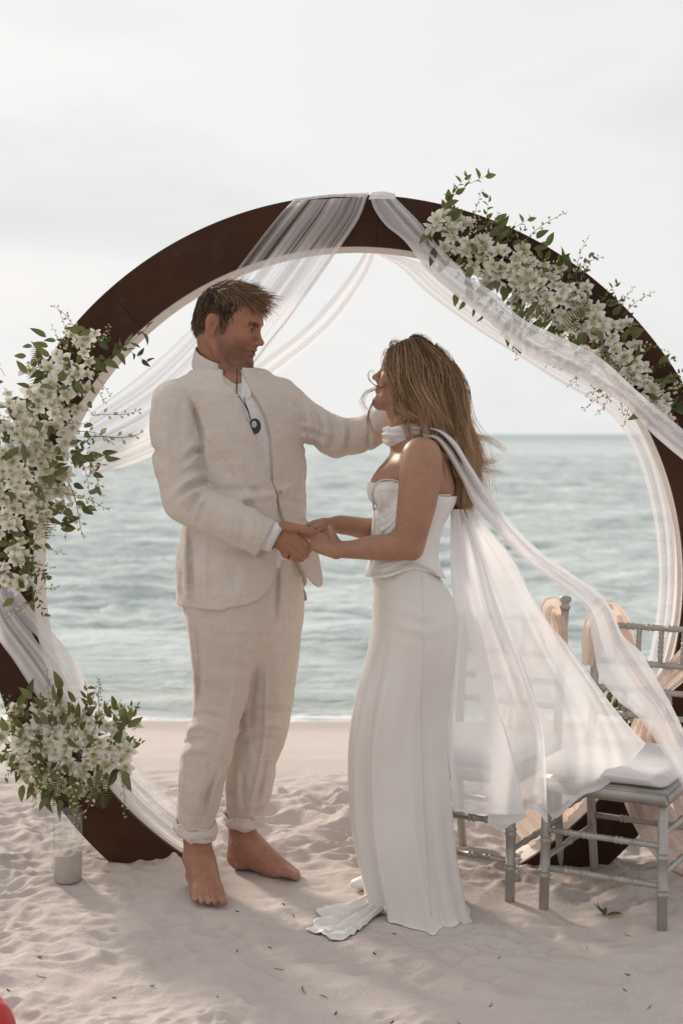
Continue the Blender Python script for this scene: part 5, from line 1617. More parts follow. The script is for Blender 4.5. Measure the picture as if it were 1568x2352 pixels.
    bot = [(972, 1008, -.085), (1000, 1010, -.11), (1024, 1040, -.115), (1058, 1100, -.085), (1090, 1164, -.06), (1148, 1230, -.05), (1185, 1272, -.06), (1203, 1286, -.07), (1248, 1319, -.08), (1300, 1356, -.09), (1344, 1401, -.11), (1362, 1480, -.13), (1375, 1550, -.16), (1418, 1609, -.19), (1480, 1665, -.2), (1575, 1820, -.2)]
    mid = [tuple(np.array(a) * .5 + np.array(c) * .5 + np.array([0, 0, .03 * math.sin(i * .9)])) for i, (a, c) in enumerate(zip(top, bot))]
    q1 = [tuple(np.array(a) * .78 + np.array(c) * .22 + np.array([0, 0, -.015 - .01 * math.sin(i * .6)])) for i, (a, c) in enumerate(zip(top, bot))]
    q2 = [tuple(np.array(a) * .62 + np.array(c) * .38 + np.array([0, 0, .02 + .01 * math.sin(i)])) for i, (a, c) in enumerate(zip(top, bot))]
    q3 = [tuple(np.array(a) * .20 + np.array(c) * .80 + np.array([0, 0, -.02])) for i, (a, c) in enumerate(zip(top, bot))]
    nv = 150
    dn = np.interp(np.linspace(0, 1, nv), [0, .35, .6, 1], [1.05, 1.0, .88, .74])[:, None] * np.ones((1, 40))
    sheet('scarf_tail', [top, q1, q2, mid, q3, bot], 40, nv, chif, dn, sc, .006, 1, 6)
    c0 = [(1034, 1170, -.02), (1034, 1300, -.02), (1042, 1420, -.03), (1036, 1550, -.04), (1028, 1690, -.06), (1034, 1790, -.08), (1040, 1863, -.08)]
    c1 = [(1052, 1170, -.04), (1072, 1300, -.05), (1100, 1430, -.07), (1124, 1540, -.09), (1144, 1635, -.11), (1172, 1730, -.12), (1205, 1880, -.12)]
    c2 = [(1044, 1170, .0), (1054, 1300, .02), (1072, 1430, .02), (1092, 1540, .0), (1112, 1650, -.02), (1128, 1760, -.05), (1118, 1896, -.06)]
    c2b = [(1056, 1170, -.02), (1085, 1300, .0), (1112, 1420, -.0), (1150, 1540, -.03), (1178, 1650, -.06), (1196, 1760, -.09), (1178, 1886, -.09)]
    c3 = [(1062, 1170, -.03), (1112, 1300, -.03), (1144, 1400, -.05), (1190, 1500, -.08), (1226, 1600, -.11), (1246, 1700, -.13), (1251, 1876, -.13)]
    c3b = [(1060, 1170, .0), (1100, 1300, .0), (1132, 1400, -.01), (1172, 1500, -.03), (1212, 1610, -.06), (1240, 1720, -.09), (1262, 1868, -.09)]
    c4 = [(1072, 1170, -.02), (1140, 1292, -.02), (1192, 1390, -.05), (1244, 1500, -.09), (1296, 1600, -.12), (1326, 1700, -.14), (1335, 1827, -.15)]
    c5 = [(1076, 1170, .0), (1160, 1275, .0), (1215, 1362, -.02), (1276, 1476, -.06), (1344, 1585, -.10), (1392, 1690, -.13), (1416, 1784, -.15)]
    c6 = [(1080, 1170, -.01), (1181, 1286, -.02), (1236, 1402, -.05), (1307, 1486, -.08), (1396, 1609, -.13), (1448, 1672, -.16), (1482, 1706, -.18)]
    nv, nu = 110, 130
    dn = np.interp(np.linspace(0, 1, nv), [0, .25, .6, 1], [1.2, 1.02, .92, .85])[:, None] * np.ones((1, nu))
    dn[:, :2] *= 1.3; dn[:, -2:] *= 1.4; dn[-2:] *= 1.4
    sheet('scarf_end', [c0, c1, c2, c2b, c3, c3b, c4, c5, c6], nu, nv, sheer, dn, sc, .014, 2, 10, wavy=26)
    return b
# ================================================================ the round arch
AD = 4.52
A_C = P(812, 1325, AD)
A_YAW = R(-3.0)
A_IN, B_IN = 1.035, 1.051
A_OUT, B_OUT = 1.198, 1.215
A_DEP = 0.17
def arch_pt(ang, rad, dep):
    """ang from the top, clockwise; rad 0 inner .. 1 outer; dep metres behind the front face"""
    a = A_IN + (A_OUT - A_IN) * rad; b = B_IN + (B_OUT - B_IN) * rad
    x = a * np.sin(ang); z = b * np.cos(ang); y = dep
    c, s = math.cos(A_YAW), math.sin(A_YAW)
    return np.stack(np.broadcast_arrays(A_C[0] + x * c - y * s, A_C[1] + x * s + y * c, A_C[2] + z), -1)

def build_arch():
    wood, nt, b = new_mat('arch_dark_wood')
    n1 = noise_node(nt, 2.2, 6, .65); n2 = noise_node(nt, 9, 6, .7, (1, 1, 1)); n3 = noise_node(nt, 60, 4, .7)
    c = ramp_node(nt, n1, [(.3, (.034, .0155, .0085)), (.6, (.062, .027, .0145)), (.8, (.090, .040, .021))])
    c = mix_col(nt, ramp_node(nt, n2, [(.55, (0,) * 3), (.75, (.55,) * 3)]), c, (.085, .055, .040))
    c = mix_col(nt, ramp_node(nt, n3, [(.70, (0,) * 3), (.78, (.5,) * 3)]), c, (.14, .11, .09))
    nt.links.new(c, b.inputs['Base Color'])
    b.inputs['Roughness'].default_value = .5; b.inputs['Specular IOR Level'].default_value = .12
    bump(nt, b, n2, .12, .004)
    pale = simple_mat('arch_pale_lining', (.60, .55, .52), (.70, .66, .63), .7, 30, .2, .002, .2)
    root = empty('wedding_arch', (A_C[0], A_C[1] + .08, 0))
    tag(root, 'huge dark brown round wooden wedding arch standing in the sand', 'wedding arch')
    def strip(a0, a1, n, p0, p1):
        t = np.linspace(a0, a1, n)
        A = arch_pt(t, *p0); Bq = arch_pt(t, *p1)
        return np.vstack([A, Bq]), grid_faces(n, 2)
    seg = 8
    for i in range(seg):                 # front boards, butt-jointed
        g = .0005
        a0 = 2 * math.pi * (i / seg) + g + R(4); a1 = 2 * math.pi * ((i + 1) / seg) - g + R(4)
        n = 40
        t = np.linspace(a0, a1, n)
        dd = .0006 * (i % 3)
        ring = np.stack([arch_pt(t, 0, dd), arch_pt(t, 1, dd), arch_pt(t, 1, .016), arch_pt(t, 0, .016)], 1)
        V = ring.reshape(-1, 3)
        F = grid_faces(4, n, True)
        F = np.vstack([F, [[0, 1, 2, 3], [(n - 1) * 4 + 3, (n - 1) * 4 + 2, (n - 1) * 4 + 1, (n - 1) * 4]]])
        link('front_board', mesh_np('front_board', V, F, False), wood, root)
    full = 2 * math.pi
    V, F = strip(0, full, 220, (1, .0165), (1, A_DEP)); link('outer_band', mesh_np('outer_band', V, F), wood, root)
    V, F = strip(0, full, 220, (0, A_DEP), (1, A_DEP)); link('back_panel', mesh_np('back_panel', V, F), wood, root)
    V, F = strip(0, full, 220, (0, A_DEP), (0, .0165)); link('inner_lining', mesh_np('inner_lining', V, F), pale, root)
    return root

def cloth(name, cols, nu, nv, mat, dens, ripple=.004, freq=8, seed=0, parent=None, streak=.0, nstreak=14):
    """cols: polylines of (x, y, d) across the cloth, each running down its length"""
    Cc = np.array([crom(np.array(c, float), nv) for c in cols])
    Vv = np.stack([crom(Cc[:, j], nu) for j in range(nv)])
    t = np.linspace(0, 1, nv)[:, None]; u = np.linspace(0, 1, nu)[None]
    rp = ripple * (perlin(u * freq, t * 1.6 + 0 * u, seed * 1.3, 121) + .35 * perlin(u * freq * 2.7, t * 2.2 + 0 * u, seed, 122))
    s = Vv[..., 2] / FPX
    W_ = np.stack([(Vv[..., 0] - 784) * s, Vv[..., 2] + rp, CAMH - (Vv[..., 1] - 997) * s], -1)
    me = mesh_np(name, W_.reshape(-1, 3), grid_faces(nu, nv))
    dn = np.ones((nv, nu)) * dens
    if streak:
        st = perlin(u * nstreak + 0 * t, t * .9 + 0 * u, seed + 5, 123) + .7 * perlin(u * nstreak * 2.6 + 0 * t, t * .7 + 0 * u, seed + 9, 124)
        dn = dn * np.clip(1 + streak * st, .15, 2.2)
    vattr(me, 'dens', dn.ravel())
    return link(name, me, mat, parent)

def build_drapes():
    tul = sheer_mat('tulle', (.90, .88, .89), .60, 5, (1, 1, 1), .1, .5)
    tul2 = sheer_mat('tulle_gathered', (.90, .885, .90), .85, 5, (1, 1, 1), .1, .45)
    GRP = 'white tulle drapes hung on the arch'
    # left front swag from the crown to the left flowers
    L = [(672, 461, 4.49), (640, 495, 4.495), (600, 545, 4.50), (520, 650, 4.50), (450, 742, 4.51), (330, 855, 4.50), (205, 950, 4.49)]
    Rr = [(843, 452, 4.49), (825, 500, 4.495), (786, 560, 4.50), (700, 684, 4.50), (640, 765, 4.51), (450, 985, 4.52), (205, 1100, 4.50)]
    m1 = [tuple(.7 * np.array(a) + .3 * np.array(b) + np.array([0, 0, .012])) for a, b in zip(L, Rr)]
    m2 = [tuple(.45 * np.array(a) + .55 * np.array(b) - np.array([0, 0, .012])) for a, b in zip(L, Rr)]
    m3 = [tuple(.2 * np.array(a) + .8 * np.array(b) + np.array([0, 0, .010])) for a, b in zip(L, Rr)]
    d = cloth('tulle_drape', [L, m1, m2, m3, Rr], 200, 110, tul, .92, .006, 12, 1, streak=1.0, nstreak=13)
    tag(d, 'sheer tulle drape fanning from the arch top down behind the man', 'drape', GRP)
    # fold over the top of the ring
    o1 = [(672, 463, 4.49), (671, 457, 4.515), (672, 466, 4.60), (676, 480, 4.70)]; o2 = [(760, 453, 4.485), (760, 446, 4.515), (764, 455, 4.60), (792, 500, 4.70)]; o3 = [(843, 453, 4.485), (845, 445, 4.515), (848, 455, 4.60), (850, 575, 4.70)]
    w = cloth('drape_fold', [o1, o2, o3], 60, 24, tul2, .9, .003, 10, 2, d, streak=.3)
    # left back swag
    L = [(842, 566, 4.71), (815, 615, 4.72), (751, 696, 4.73), (688, 762, 4.74), (586, 840, 4.74), (470, 925, 4.73), (300, 1010, 4.70), (190, 1050, 4.68)]
    Rr = [(866, 574, 4.71), (843, 636, 4.72), (786, 727, 4.73), (716, 794, 4.74), (635, 858, 4.74), (520, 960, 4.73), (320, 1060, 4.70), (190, 1090, 4.68)]
    m1 = [tuple(.65 * np.array(a) + .35 * np.array(b) - np.array([0, 0, .012])) for a, b in zip(L, Rr)]
    m2 = [tuple(.45 * np.array(a) + .55 * np.array(b) + np.array([0, 0, .012])) for a, b in zip(L, Rr)]
    m3 = [tuple(.3 * np.array(a) + .7 * np.array(b) - np.array([0, 0, .01])) for a, b in zip(L, Rr)]
    d = cloth('tulle_drape', [L, m1, m2, m3, Rr], 150, 120, tul2, .62, .003, 6, 3, streak=.6, nstreak=7)
    tag(d, 'narrow gathered tulle swag behind the arch, between the man\'s face and the arch top', 'drape', GRP)
    # right front swag
    U = [(905, 452, 4.485), (935, 482, 4.48), (966, 514, 4.475), (1004, 562, 4.455), (1074, 632, 4.40), (1136, 674, 4.36), (1196, 730, 4.33), (1272, 768, 4.32), (1376, 821, 4.32), (1460, 896, 4.33), (1533, 958, 4.34), (1640, 1045, 4.36)]
    D = [(850, 454, 4.485), (860, 482, 4.48), (886, 518, 4.475), (930, 555, 4.46), (982, 622, 4.42), (1050, 682, 4.38), (1120, 738, 4.35), (1200, 812, 4.32), (1315, 862, 4.31), (1430, 928, 4.31), (1508, 1006, 4.32), (1640, 1115, 4.34)]
    cs = []
    for f, o_ in ((0, 0), (.18, -.02), (.36, .015), (.55, -.02), (.75, .015), (1, 0)):
        cs.append([tuple((1 - f) * np.array(a) + f * np.array(b) + np.array([0, 0, o_])) for a, b in zip(U, D)])
    d = cloth('tulle_drape', cs, 150, 140, tul2, .86, .008, 7, 5, streak=.35, nstreak=7)
    tag(d, 'gathered tulle swag crossing in front of the flowers on the arch', 'drape', GRP)
    cloth('drape_knot', [[(846, 458, 4.47), (851, 446, 4.505), (856, 453, 4.60), (862, 570, 4.70)], [(875, 456, 4.465), (878, 444, 4.505), (880, 452, 4.60), (880, 572, 4.70)], [(908, 458, 4.475), (908, 449, 4.505), (904, 457, 4.60), (890, 574, 4.70)]], 40, 30, tul2, 1.1, .004, 9, 6, d, streak=.2)
    # right back swag, then down the inner side
    U = [(868, 572, 4.71), (985, 612, 4.72), (1060, 668, 4.72), (1150, 742, 4.70), (1240, 800, 4.68), (1340, 850, 4.66), (1425, 905, 4.64), (1485, 975, 4.62), (1525, 1080, 4.60), (1548, 1200, 4.58), (1552, 1310, 4.58), (1545, 1420, 4.58), (1525, 1530, 4.60)]
    D = [(862, 582, 4.71), (918, 614, 4.71), (985, 677, 4.70), (1092, 756, 4.68), (1184, 814, 4.66), (1280, 876, 4.64), (1374, 930, 4.62), (1430, 990, 4.60), (1470, 1070, 4.59), (1500, 1190, 4.57), (1512, 1310, 4.57), (1506, 1420, 4.57), (1485, 1530, 4.59)]
    cs = []
    for f, o_ in ((0, 0), (.2, -.02), (.4, .015), (.6, -.02), (.8, .015), (1, 0)):
        cs.append([tuple((1 - f) * np.array(a) + f * np.array(b) + np.array([0, 0, o_])) for a, b in zip(U, D)])
    d = cloth('tulle_drape', cs, 150, 150, tul2, .72, .006, 9, 7, streak=.5, nstreak=8)
    tag(d, 'tulle swag behind the arch, falling down its inner side by the chairs', 'drape', GRP)
    # left lower drape to the sand
    Lf = [(-30, 1400, 4.47), (-5, 1465, 4.47), (33, 1518, 4.47), (80, 1590, 4.47), (150, 1690, 4.48), (252, 1803, 4.50), (318, 1872, 4.53), (398, 1936, 4.57), (455, 1962, 4.64)]
    Rt = [(10, 1285, 4.50), (48, 1362, 4.54), (102, 1432, 4.58), (160, 1500, 4.61), (232, 1622, 4.64), (318, 1757, 4.67), (405, 1843, 4.69), (470, 1895, 4.69), (515, 1948, 4.66)]
    cs = []
    for f, o_ in ((0, 0), (.2, -.03), (.35, .03), (.5, -.03), (.65, .03), (.82, -.02), (1, 0)):
        cs.append([tuple((1 - f) * np.array(a) + f * np.array(b) + np.array([0, 0, o_])) for a, b in zip(Lf, Rt)])
    d = cloth('tulle_drape', cs, 160, 140, tul2, .82, .008, 10, 8, streak=.45, nstreak=10)
    tag(d, 'white tulle hanging down to the sand behind the low flower bouquet', 'drape', GRP)
# ================================================================ chairs and sashes
def turned(name, a, b, r, rings, mat, parent, sides=12):
    """turned rod with bamboo-like rings at fractions rings"""
    a = np.array(a, float); b = np.array(b, float); L = np.linalg.norm(b - a)
    st = [(0, r * .9), (.004, r), (.996, r), (1, r * .9)]
    for f in rings:
        w = .007 / L
        for o_, k in ((-1.6, 1.0), (-1.2, 1.28), (-.8, 1.28), (-.35, 1.02), (.35, 1.02), (.8, 1.28), (1.2, 1.28), (1.6, 1.0)):
            st.append((f + o_ * w, r * k))
    st = sorted(s for s in st if 0 <= s[0] <= 1)
    pts = np.array([a + (b - a) * s[0] for s in st]); rad = [s[1] for s in st]
    return link(name, tube_mesh(name, pts, rad, sides), mat, parent)

def build_chairs():
    silver, nt, b = new_mat('chair_silver_resin')
    n = noise_node(nt, 25, 5, .6); n2 = noise_node(nt, 180, 3, .6)
    c = ramp_node(nt, n, [(.3, (.33, .305, .28)), (.7, (.43, .40, .37))])
    nt.links.new(mix_col(nt, ramp_node(nt, n2, [(.62, (0,) * 3), (.75, (.5,) * 3)]), c, (.20, .185, .17)), b.inputs['Base Color'])
    b.inputs['Metallic'].default_value = .35; b.inputs['Roughness'].default_value = .42
    bump(nt, b, n2, .08, .001)
    cush = simple_mat('cushion_white', (.62, .60, .60), (.70, .68, .68), .75, 12, .15, .004, .25)
    legm = (-.17, .17); HY = .185
    def chair(loc, rz, label):
        root = empty('chair', (loc[0], loc[1], 0), 0)
        tag(root, label, 'chair', 'silver chairs beside the couple')
        c_, s_ = math.cos(rz), math.sin(rz)
        T = lambda x, y, z: np.array([loc[0] + x * c_ - y * s_, loc[1] + x * s_ + y * c_, z])
        SH = .335
        for x in legm:
            turned('leg', T(x * 1.02, -HY - .01, -.02), T(x, -HY + .01, SH), .0145, (.34, .62), silver, root)
        for x in legm:
            pts = [T(x, HY + .035, -.02), T(x, HY + .01, .16), T(x, HY, SH), T(x, HY + .028, .58), T(x, HY + .07, .800)]
            link('back_post', tube_mesh('back_post', crom(np.array(pts), 24), np.interp(np.linspace(0, 1, 24), [0, .5, 1], [.0130, .0145, .0130]), 12), silver, root)
            top = T(x, HY + .07, .800); up = T(x, HY + .076, .845) - top
            st = [(0, .0145), (.15, .018), (.25, .018), (.35, .0125), (.5, .0125), (.6, .0185), (.85, .0195), (.95, .016), (1, .006)]
            link('finial', tube_mesh('finial', np.array([top + up * s for s, _ in st]), [r for _, r in st], 14), silver, root)
        # seat
        bm = bmesh.new()
        out = [(-.195, -.205), (.195, -.205), (.180, .195), (-.180, .195)]
        vs = []
        for z in (SH, SH + .042):
            vs.append([bm.verts.new(T(x, y, z)) for x, y in out])
        bm.faces.new(vs[0][::-1]); bm.faces.new(vs[1])
        for i in range(4): bm.faces.new((vs[0][i], vs[0][(i + 1) % 4], vs[1][(i + 1) % 4], vs[1][i]))
        bmesh.ops.bevel(bm, geom=bm.edges[:], offset=.009, segments=3, affect='EDGES')
        bm_obj('seat', bm, silver, root, True)
        # cushion
        S = SDF(np.array([loc[0] - .30, loc[1] - .30, SH + .035]), np.array([loc[0] + .30, loc[1] + .30, SH + .125]), .004)
        c0 = T(0, -.01, SH + .071); ex = np.array([c_, s_, 0]); ey = np.array([-s_, c_, 0])
        def fn(x, y, z):
            u = (x - c0[0]) * ex[0] + (y - c0[1]) * ex[1]; v = (x - c0[0]) * ey[0] + (y - c0[1]) * ey[1]; w = z - c0[2]
            dx = np.maximum(np.abs(u) - .155, 0); dy = np.maximum(np.abs(v) - .155, 0)
            e = np.sqrt(dx ** 2 + dy ** 2)
            hz = .024 + .008 * (1 - np.clip((u / .19) ** 2 + (v / .19) ** 2, 0, 1))
            return np.sqrt((e * .62) ** 2 + w ** 2) - hz + .002 * np.exp(-(w / .003) ** 2) * -1
        S.op(fn, c0 - .22, c0 + .22, 0)
        me, v, f = S.mesh('cushion', 1); link('cushion', me, cush, root)
        # rungs
        for z in (.115, .225):
            turned('rung', T(-.17, -HY, z), T(.17, -HY, z), .0088, (.2, .36, .64, .8), silver, root)
            for x in legm: turned('rung', T(x, -HY, z + .03), T(x, HY + .005, z + .03), .0084, (.3, .5, .7), silver, root)
        turned('rung', T(-.17, HY + .01, .18), T(.17, HY + .01, .18), .0095, (.3, .7), silver, root)
        # back
        yb = lambda z: HY + np.interp(z, [SH, .58, .80], [0, .028, .07])
        for z in (.765, .655, .575, .500):
            turned('rail', T(-.17, yb(z), z), T(.17, yb(z), z), .0092, (.12, .31, .5, .69, .88), silver, root)
        for x in (-.105, -.035, .035, .105):
            turned('spindle', T(x, yb(.655), .655), T(x, yb(.765), .765), .0072, (.3, .55, .8), silver, root, 10)
        for x in (-.07, 0, .07):
            turned('spindle', T(x, yb(.50), .50), T(x, yb(.575), .575), .0080, (.5,), silver, root, 10)
        return root, T
    r1, T1 = chair((.586 + .17 * .866 + .185 * .5, 4.085 - .17 * .5 + .185 * .866), R(-30), 'silver chair standing nearer the man and woman, mostly behind her sheer scarf')
    r1.location = r1.location
    tag(r1, 'silver chair whose legs and white cushion show clearly below the scarf')
    r2, T2 = chair((.491 - .17 * .866 + .185 * .5, 4.15 + .17 * .5 + .185 * .866), R(-30), 'silver chair directly behind the woman, seen hazily through her sheer scarf')
    # ---- peach chiffon sashes
    peach = sheer_mat('sash_peach', (.88, .745, .66), .92, 60, (1, 1, .2), .1, .42)
    def sash_piece(name, pts, wid, parent, seed, fold=.010, nu=36, nv=40):
        """band along world points with gathered folds"""
        p = crom(np.array(pts, float), nv)
        w = np.interp(np.linspace(0, 1, nv), np.linspace(0, 1, len(wid)), wid)
        t = np.gradient(p, axis=0); t /= np.linalg.norm(t, axis=1, keepdims=True)
        view = np.array([.25, -1, 0.1]); sd = np.cross(t, view); sd /= np.linalg.norm(sd, axis=1, keepdims=True) + 1e-9
        nn = np.cross(sd, t)
        u = np.linspace(-1, 1, nu)
        tt = np.linspace(0, 1, nv)[:, None]
        h = fold * (.7 * np.sin(u[None] * 9 + 3 * tt + seed) + .5 * np.sin(u[None] * 19 - 4 * tt + seed * 2) + .8 * perlin(u[None] * 4 + 0 * tt, tt * 3 + 0 * u[None], seed, 131))
        V = p[:, None] + sd[:, None] * (u[None, :, None] * w[:, None, None]) + nn[:, None] * h[..., None]
        V[..., 2] = np.maximum(V[..., 2], sand_z(V[..., 0], V[..., 1]) + .004)
        me = mesh_np(name, V.reshape(-1, 3), grid_faces(nu, nv)); vattr(me, 'dens', np.full(nu * nv, 1.0))
        return link(name, me, peach, parent)
    for T, lab, side in ((T1, 'peach chiffon sash knotted across the back of the chair showing its cushion', -1), (T2, 'peach chiffon sash on the chair directly behind the woman', 1)):
        z0 = T(0, .22, .765)
        root = empty('sash', T(0, .2, .0))
        tag(root, lab, 'sash', 'peach sashes on the chairs')
        y = .235
        sash_piece('shoulder_wrap', [T(side * .175, y - .035, .64), T(side * .165, y - .035, .72), T(side * .15, y - .03, .775), T(side * .135, y, .795), T(side * .12, y + .04, .76), T(side * .10, y + .045, .68)], [.028, .040, .046, .048, .05, .05], root, 1.0, .011)
        sash_piece('band', [T(side * .14, y + .03, .78), T(side * .08, y + .02, .68), T(side * .01, y - .0, .585), T(side * -.03, y - .01, .55)], [.045, .042, .032, .022], root, 2.0, .008)
        sash_piece('band', [T(side * -.17, y + .03, .75), T(side * -.10, y + .02, .66), T(side * -.03, y - .0, .58), T(side * 0, y - .01, .55)], [.04, .042, .032, .022], root, 3.5, .008)
        S = SDF(T(0, y, .56) - .07, T(0, y, .56) + .07, .004)
        S.ell(T(0, y - .01, .56), (.035, .028, .026), None, .01); S.ell(T(.018, y - .012, .545), (.022, .02, .03), None, .012)
        S.disp(lambda a, b_, c: .006 * perlin(a * 40, b_ * 40, c * 25, 132))
        me, v, f = S.mesh('knot', 1); vattr(me, 'dens', np.full(len(v), 1.1)); link('knot', me, peach, root)
        sash_piece('tail', [T(0, y, .55), T(-.04, y + .03, .42), T(-.05, y + .05, .27), T(.02, y + .06, .13), T(.12, y + .07, .03), T(.18, y + .07, .0)], [.02, .05, .065, .07, .06, .05], root, 5.0, .012)
        sash_piece('tail', [T(.01, y, .55), T(.05, y + .05, .42), T(.10, y + .08, .28), T(.17, y + .10, .14), T(.26, y + .11, .05)], [.02, .05, .07, .08, .07], root, 7.0, .012)
# ================================================================ flowers on the arch
def petal_grid(L, Wd, cup, bend, nu=5, nv=5, point=.6):
    """petal along +x, facing +z"""
    V = []
    for j in range(nv):
        t = j / (nv - 1)
        w = Wd * (math.sin(math.pi * min(1, (t * .93 + .07)) ** .8)) ** point
        for i in range(nu):
            u = i / (nu - 1) * 2 - 1
            V.append((L * t, w * u, cup * (u * u) * w + bend * t * t * L + .04 * L * math.sin(3 * t + 2 * u)))
    return np.array(V), grid_faces(nu, nv)

def orchid_mesh(seed):
    r = random.Random(seed)
    Vs, Fs, tint = [], [], []
    n = 0
    def add(V, F, ang, tilt, roll, z, t0, t1):
        nonlocal n
        M = Matrix.Rotation(ang, 3, 'Z') @ Matrix.Rotation(-tilt, 3, 'Y') @ Matrix.Rotation(roll, 3, 'X')
        q = V @ np.array(M).T + np.array([0, 0, z])
        Vs.append(q); Fs.append(F + n); n += len(V)
        rr = np.linalg.norm(V[:, :2], axis=1); tint.append(np.clip(t0 + (t1 - t0) * rr / .03, 0, 1))
    for a in (90, 215, 325):
        V, F = petal_grid(.034 * r.uniform(.9, 1.1), .0080, .35, r.uniform(-.25, .1)); add(V, F, R(a + r.uniform(-8, 8)), R(r.uniform(5, 25)), R(r.uniform(-12, 12)), 0, .25, 0)
    for a in (28, 152):
        V, F = petal_grid(.036 * r.uniform(.9, 1.1), .0125, .30, r.uniform(-.15, .15), point=.5); add(V, F, R(a + r.uniform(-8, 8)), R(r.uniform(8, 28)), R(r.uniform(-15, 15)), .0015, .2, 0)
    V, F = petal_grid(.021, .0085, 1.6, .35, point=.45); add(V, F, R(270), R(48), 0, .003, .95, .45)
    V, F = petal_grid(.010, .0035, 1.2, -.3, 3, 4); add(V, F, R(90), R(65), 0, .003, 1, .8)
    me = mesh_np('orchid', np.vstack(Vs), np.vstack(Fs)); vattr(me, 'heart', np.concatenate(tint))
    return me

def leaf_mesh(seed, L=.06, Wd=.013):
    r = random.Random(seed)
    V = []
    nv, nu = 7, 5
    bend = r.uniform(-.5, .25); tw = r.uniform(-.5, .5)
    for j in range(nv):
        t = j / (nv - 1)
        w = Wd * (math.sin(math.pi * t ** .75) ** .85 + .02)
        for i in range(nu):
            u = i / (nu - 1) * 2 - 1
            a = tw * t
            y = w * u; z = abs(u) * w * .45
            V.append((L * t, y * math.cos(a) - z * math.sin(a), z * math.cos(a) + y * math.sin(a) + bend * L * t * t))
    return mesh_np('leaf', np.array(V), grid_faces(nu, nv))

def spray_mesh(seed, L=.16, nb=9, budr=.0058, curve=.5):
    """stem along +x with flower buds getting smaller to the tip"""
    r = random.Random(seed)
    Vs, Fs, n, tint = [], [], 0, []
    def put(V, F, t):
        nonlocal n
        Vs.append(V); Fs.append(F + n); n += len(V); tint.append(np.full(len(V), t))
    def tube(pts, rad, sides=5, t=1.0):
        pts = np.asarray(pts); k = len(pts); tg = np.gradient(pts, axis=0); tg /= np.linalg.norm(tg, axis=1, keepdims=True) + 1e-12
        u = np.cross(tg, [0.1, .2, 1]); u /= np.linalg.norm(u, axis=1, keepdims=True); w = np.cross(tg, u)
        a = np.linspace(0, 2 * np.pi, sides, endpoint=False)
        rad = np.broadcast_to(rad, (k,))
        V = (pts[:, None] + rad[:, None, None] * (np.cos(a)[None, :, None] * u[:, None] + np.sin(a)[None, :, None] * w[:, None])).reshape(-1, 3)
        put(V, grid_faces(sides, k, True), t)
    ph = r.uniform(0, 6)
    stem = np.array([(L * t, .012 * math.sin(3 * t + ph), curve * L * t * t * .6 + .006 * math.sin(5 * t + ph)) for t in np.linspace(0, 1, 14)])
    tube(stem, np.linspace(.0016, .0007, 14), 5, 1.0)
    for i in range(nb):
        t = .28 + .72 * i / (nb - 1); k = min(12, int(t * 13)); p = stem[k]
        a = i * 2.4 + ph; s = budr * (1.25 - .75 * t) * r.uniform(.85, 1.2)
        d = np.array([.55, .8 * math.cos(a), .8 * math.sin(a)]); d /= np.linalg.norm(d)
        q = p + d * .010 * (1.2 - .6 * t)
        tube(np.array([p, (p + q) / 2 + [0, 0, -.001], q]), .0006, 4, 1.0)
        pts = np.array([q + d * s * 3.0 * f for f in (0, .12, .35, .6, .85, 1.0)])
        tube(pts, np.array([.15, .7, 1, .85, .45, .05]) * s, 6, .35 + .35 * t)
    me = mesh_np('bud_spray', np.vstack(Vs), np.vstack(Fs)); vattr(me, 'green', np.concatenate(tint))
    return me

def vine_mesh(seed, L=.22, nl=11, curve=.4, lw=.012, ll=.05):
    r = random.Random(seed)
    Vs, Fs, n = [], [], 0
    ph = r.uniform(0, 6)
    stem = np.array([(L * t, .02 * math.sin(2.5 * t + ph), curve * L * t * t * .6) for t in np.linspace(0, 1, 12)])
    tb = tube_arrays(stem, np.linspace(.0014, .0006, 12), 4)
    Vs.append(tb[0]); Fs.append(tb[1]); n += len(tb[0])
    for i in range(nl):
        t = .15 + .85 * i / (nl - 1); p = stem[min(11, int(t * 11.99))]
        L2 = ll * r.uniform(.6, 1.1) * (1.1 - .4 * t)
        V = []
        bend = r.uniform(-.6, .3)
        for j in range(6):
            q = j / 5; w = lw * (L2 / ll) * (math.sin(math.pi * q ** .75) ** .85 + .02)
            for k in range(3):
                u = k - 1
                V.append((L2 * q, w * u, abs(u) * w * .4 + bend * L2 * q * q))
        V = np.array(V)
        az = (1 if i % 2 else -1) * r.uniform(.4, 1.2); M = Matrix.Rotation(az, 3, 'Z') @ Matrix.Rotation(r.uniform(-.7, .7), 3, 'Y') @ Matrix.Rotation(r.uniform(-1.2, 1.2), 3, 'X')
        V = V @ np.array(M).T + p
        Vs.append(V); Fs.append(grid_faces(3, 6) + n); n += len(V)
    return mesh_np('leafy_shoot', np.vstack(Vs), np.vstack(Fs))

def tube_arrays(pts, rad, sides):
    pts = np.asarray(pts); k = len(pts); tg = np.gradient(pts, axis=0); tg /= np.linalg.norm(tg, axis=1, keepdims=True) + 1e-12
    u = np.cross(tg, [0.1, .2, 1]); u /= np.linalg.norm(u, axis=1, keepdims=True); w = np.cross(tg, u)
    a = np.linspace(0, 2 * np.pi, sides, endpoint=False)
    V = (pts[:, None] + np.broadcast_to(rad, (k,))[:, None, None] * (np.cos(a)[None, :, None] * u[:, None] + np.sin(a)[None, :, None] * w[:, None])).reshape(-1, 3)
    return V, grid_faces(sides, k, True)

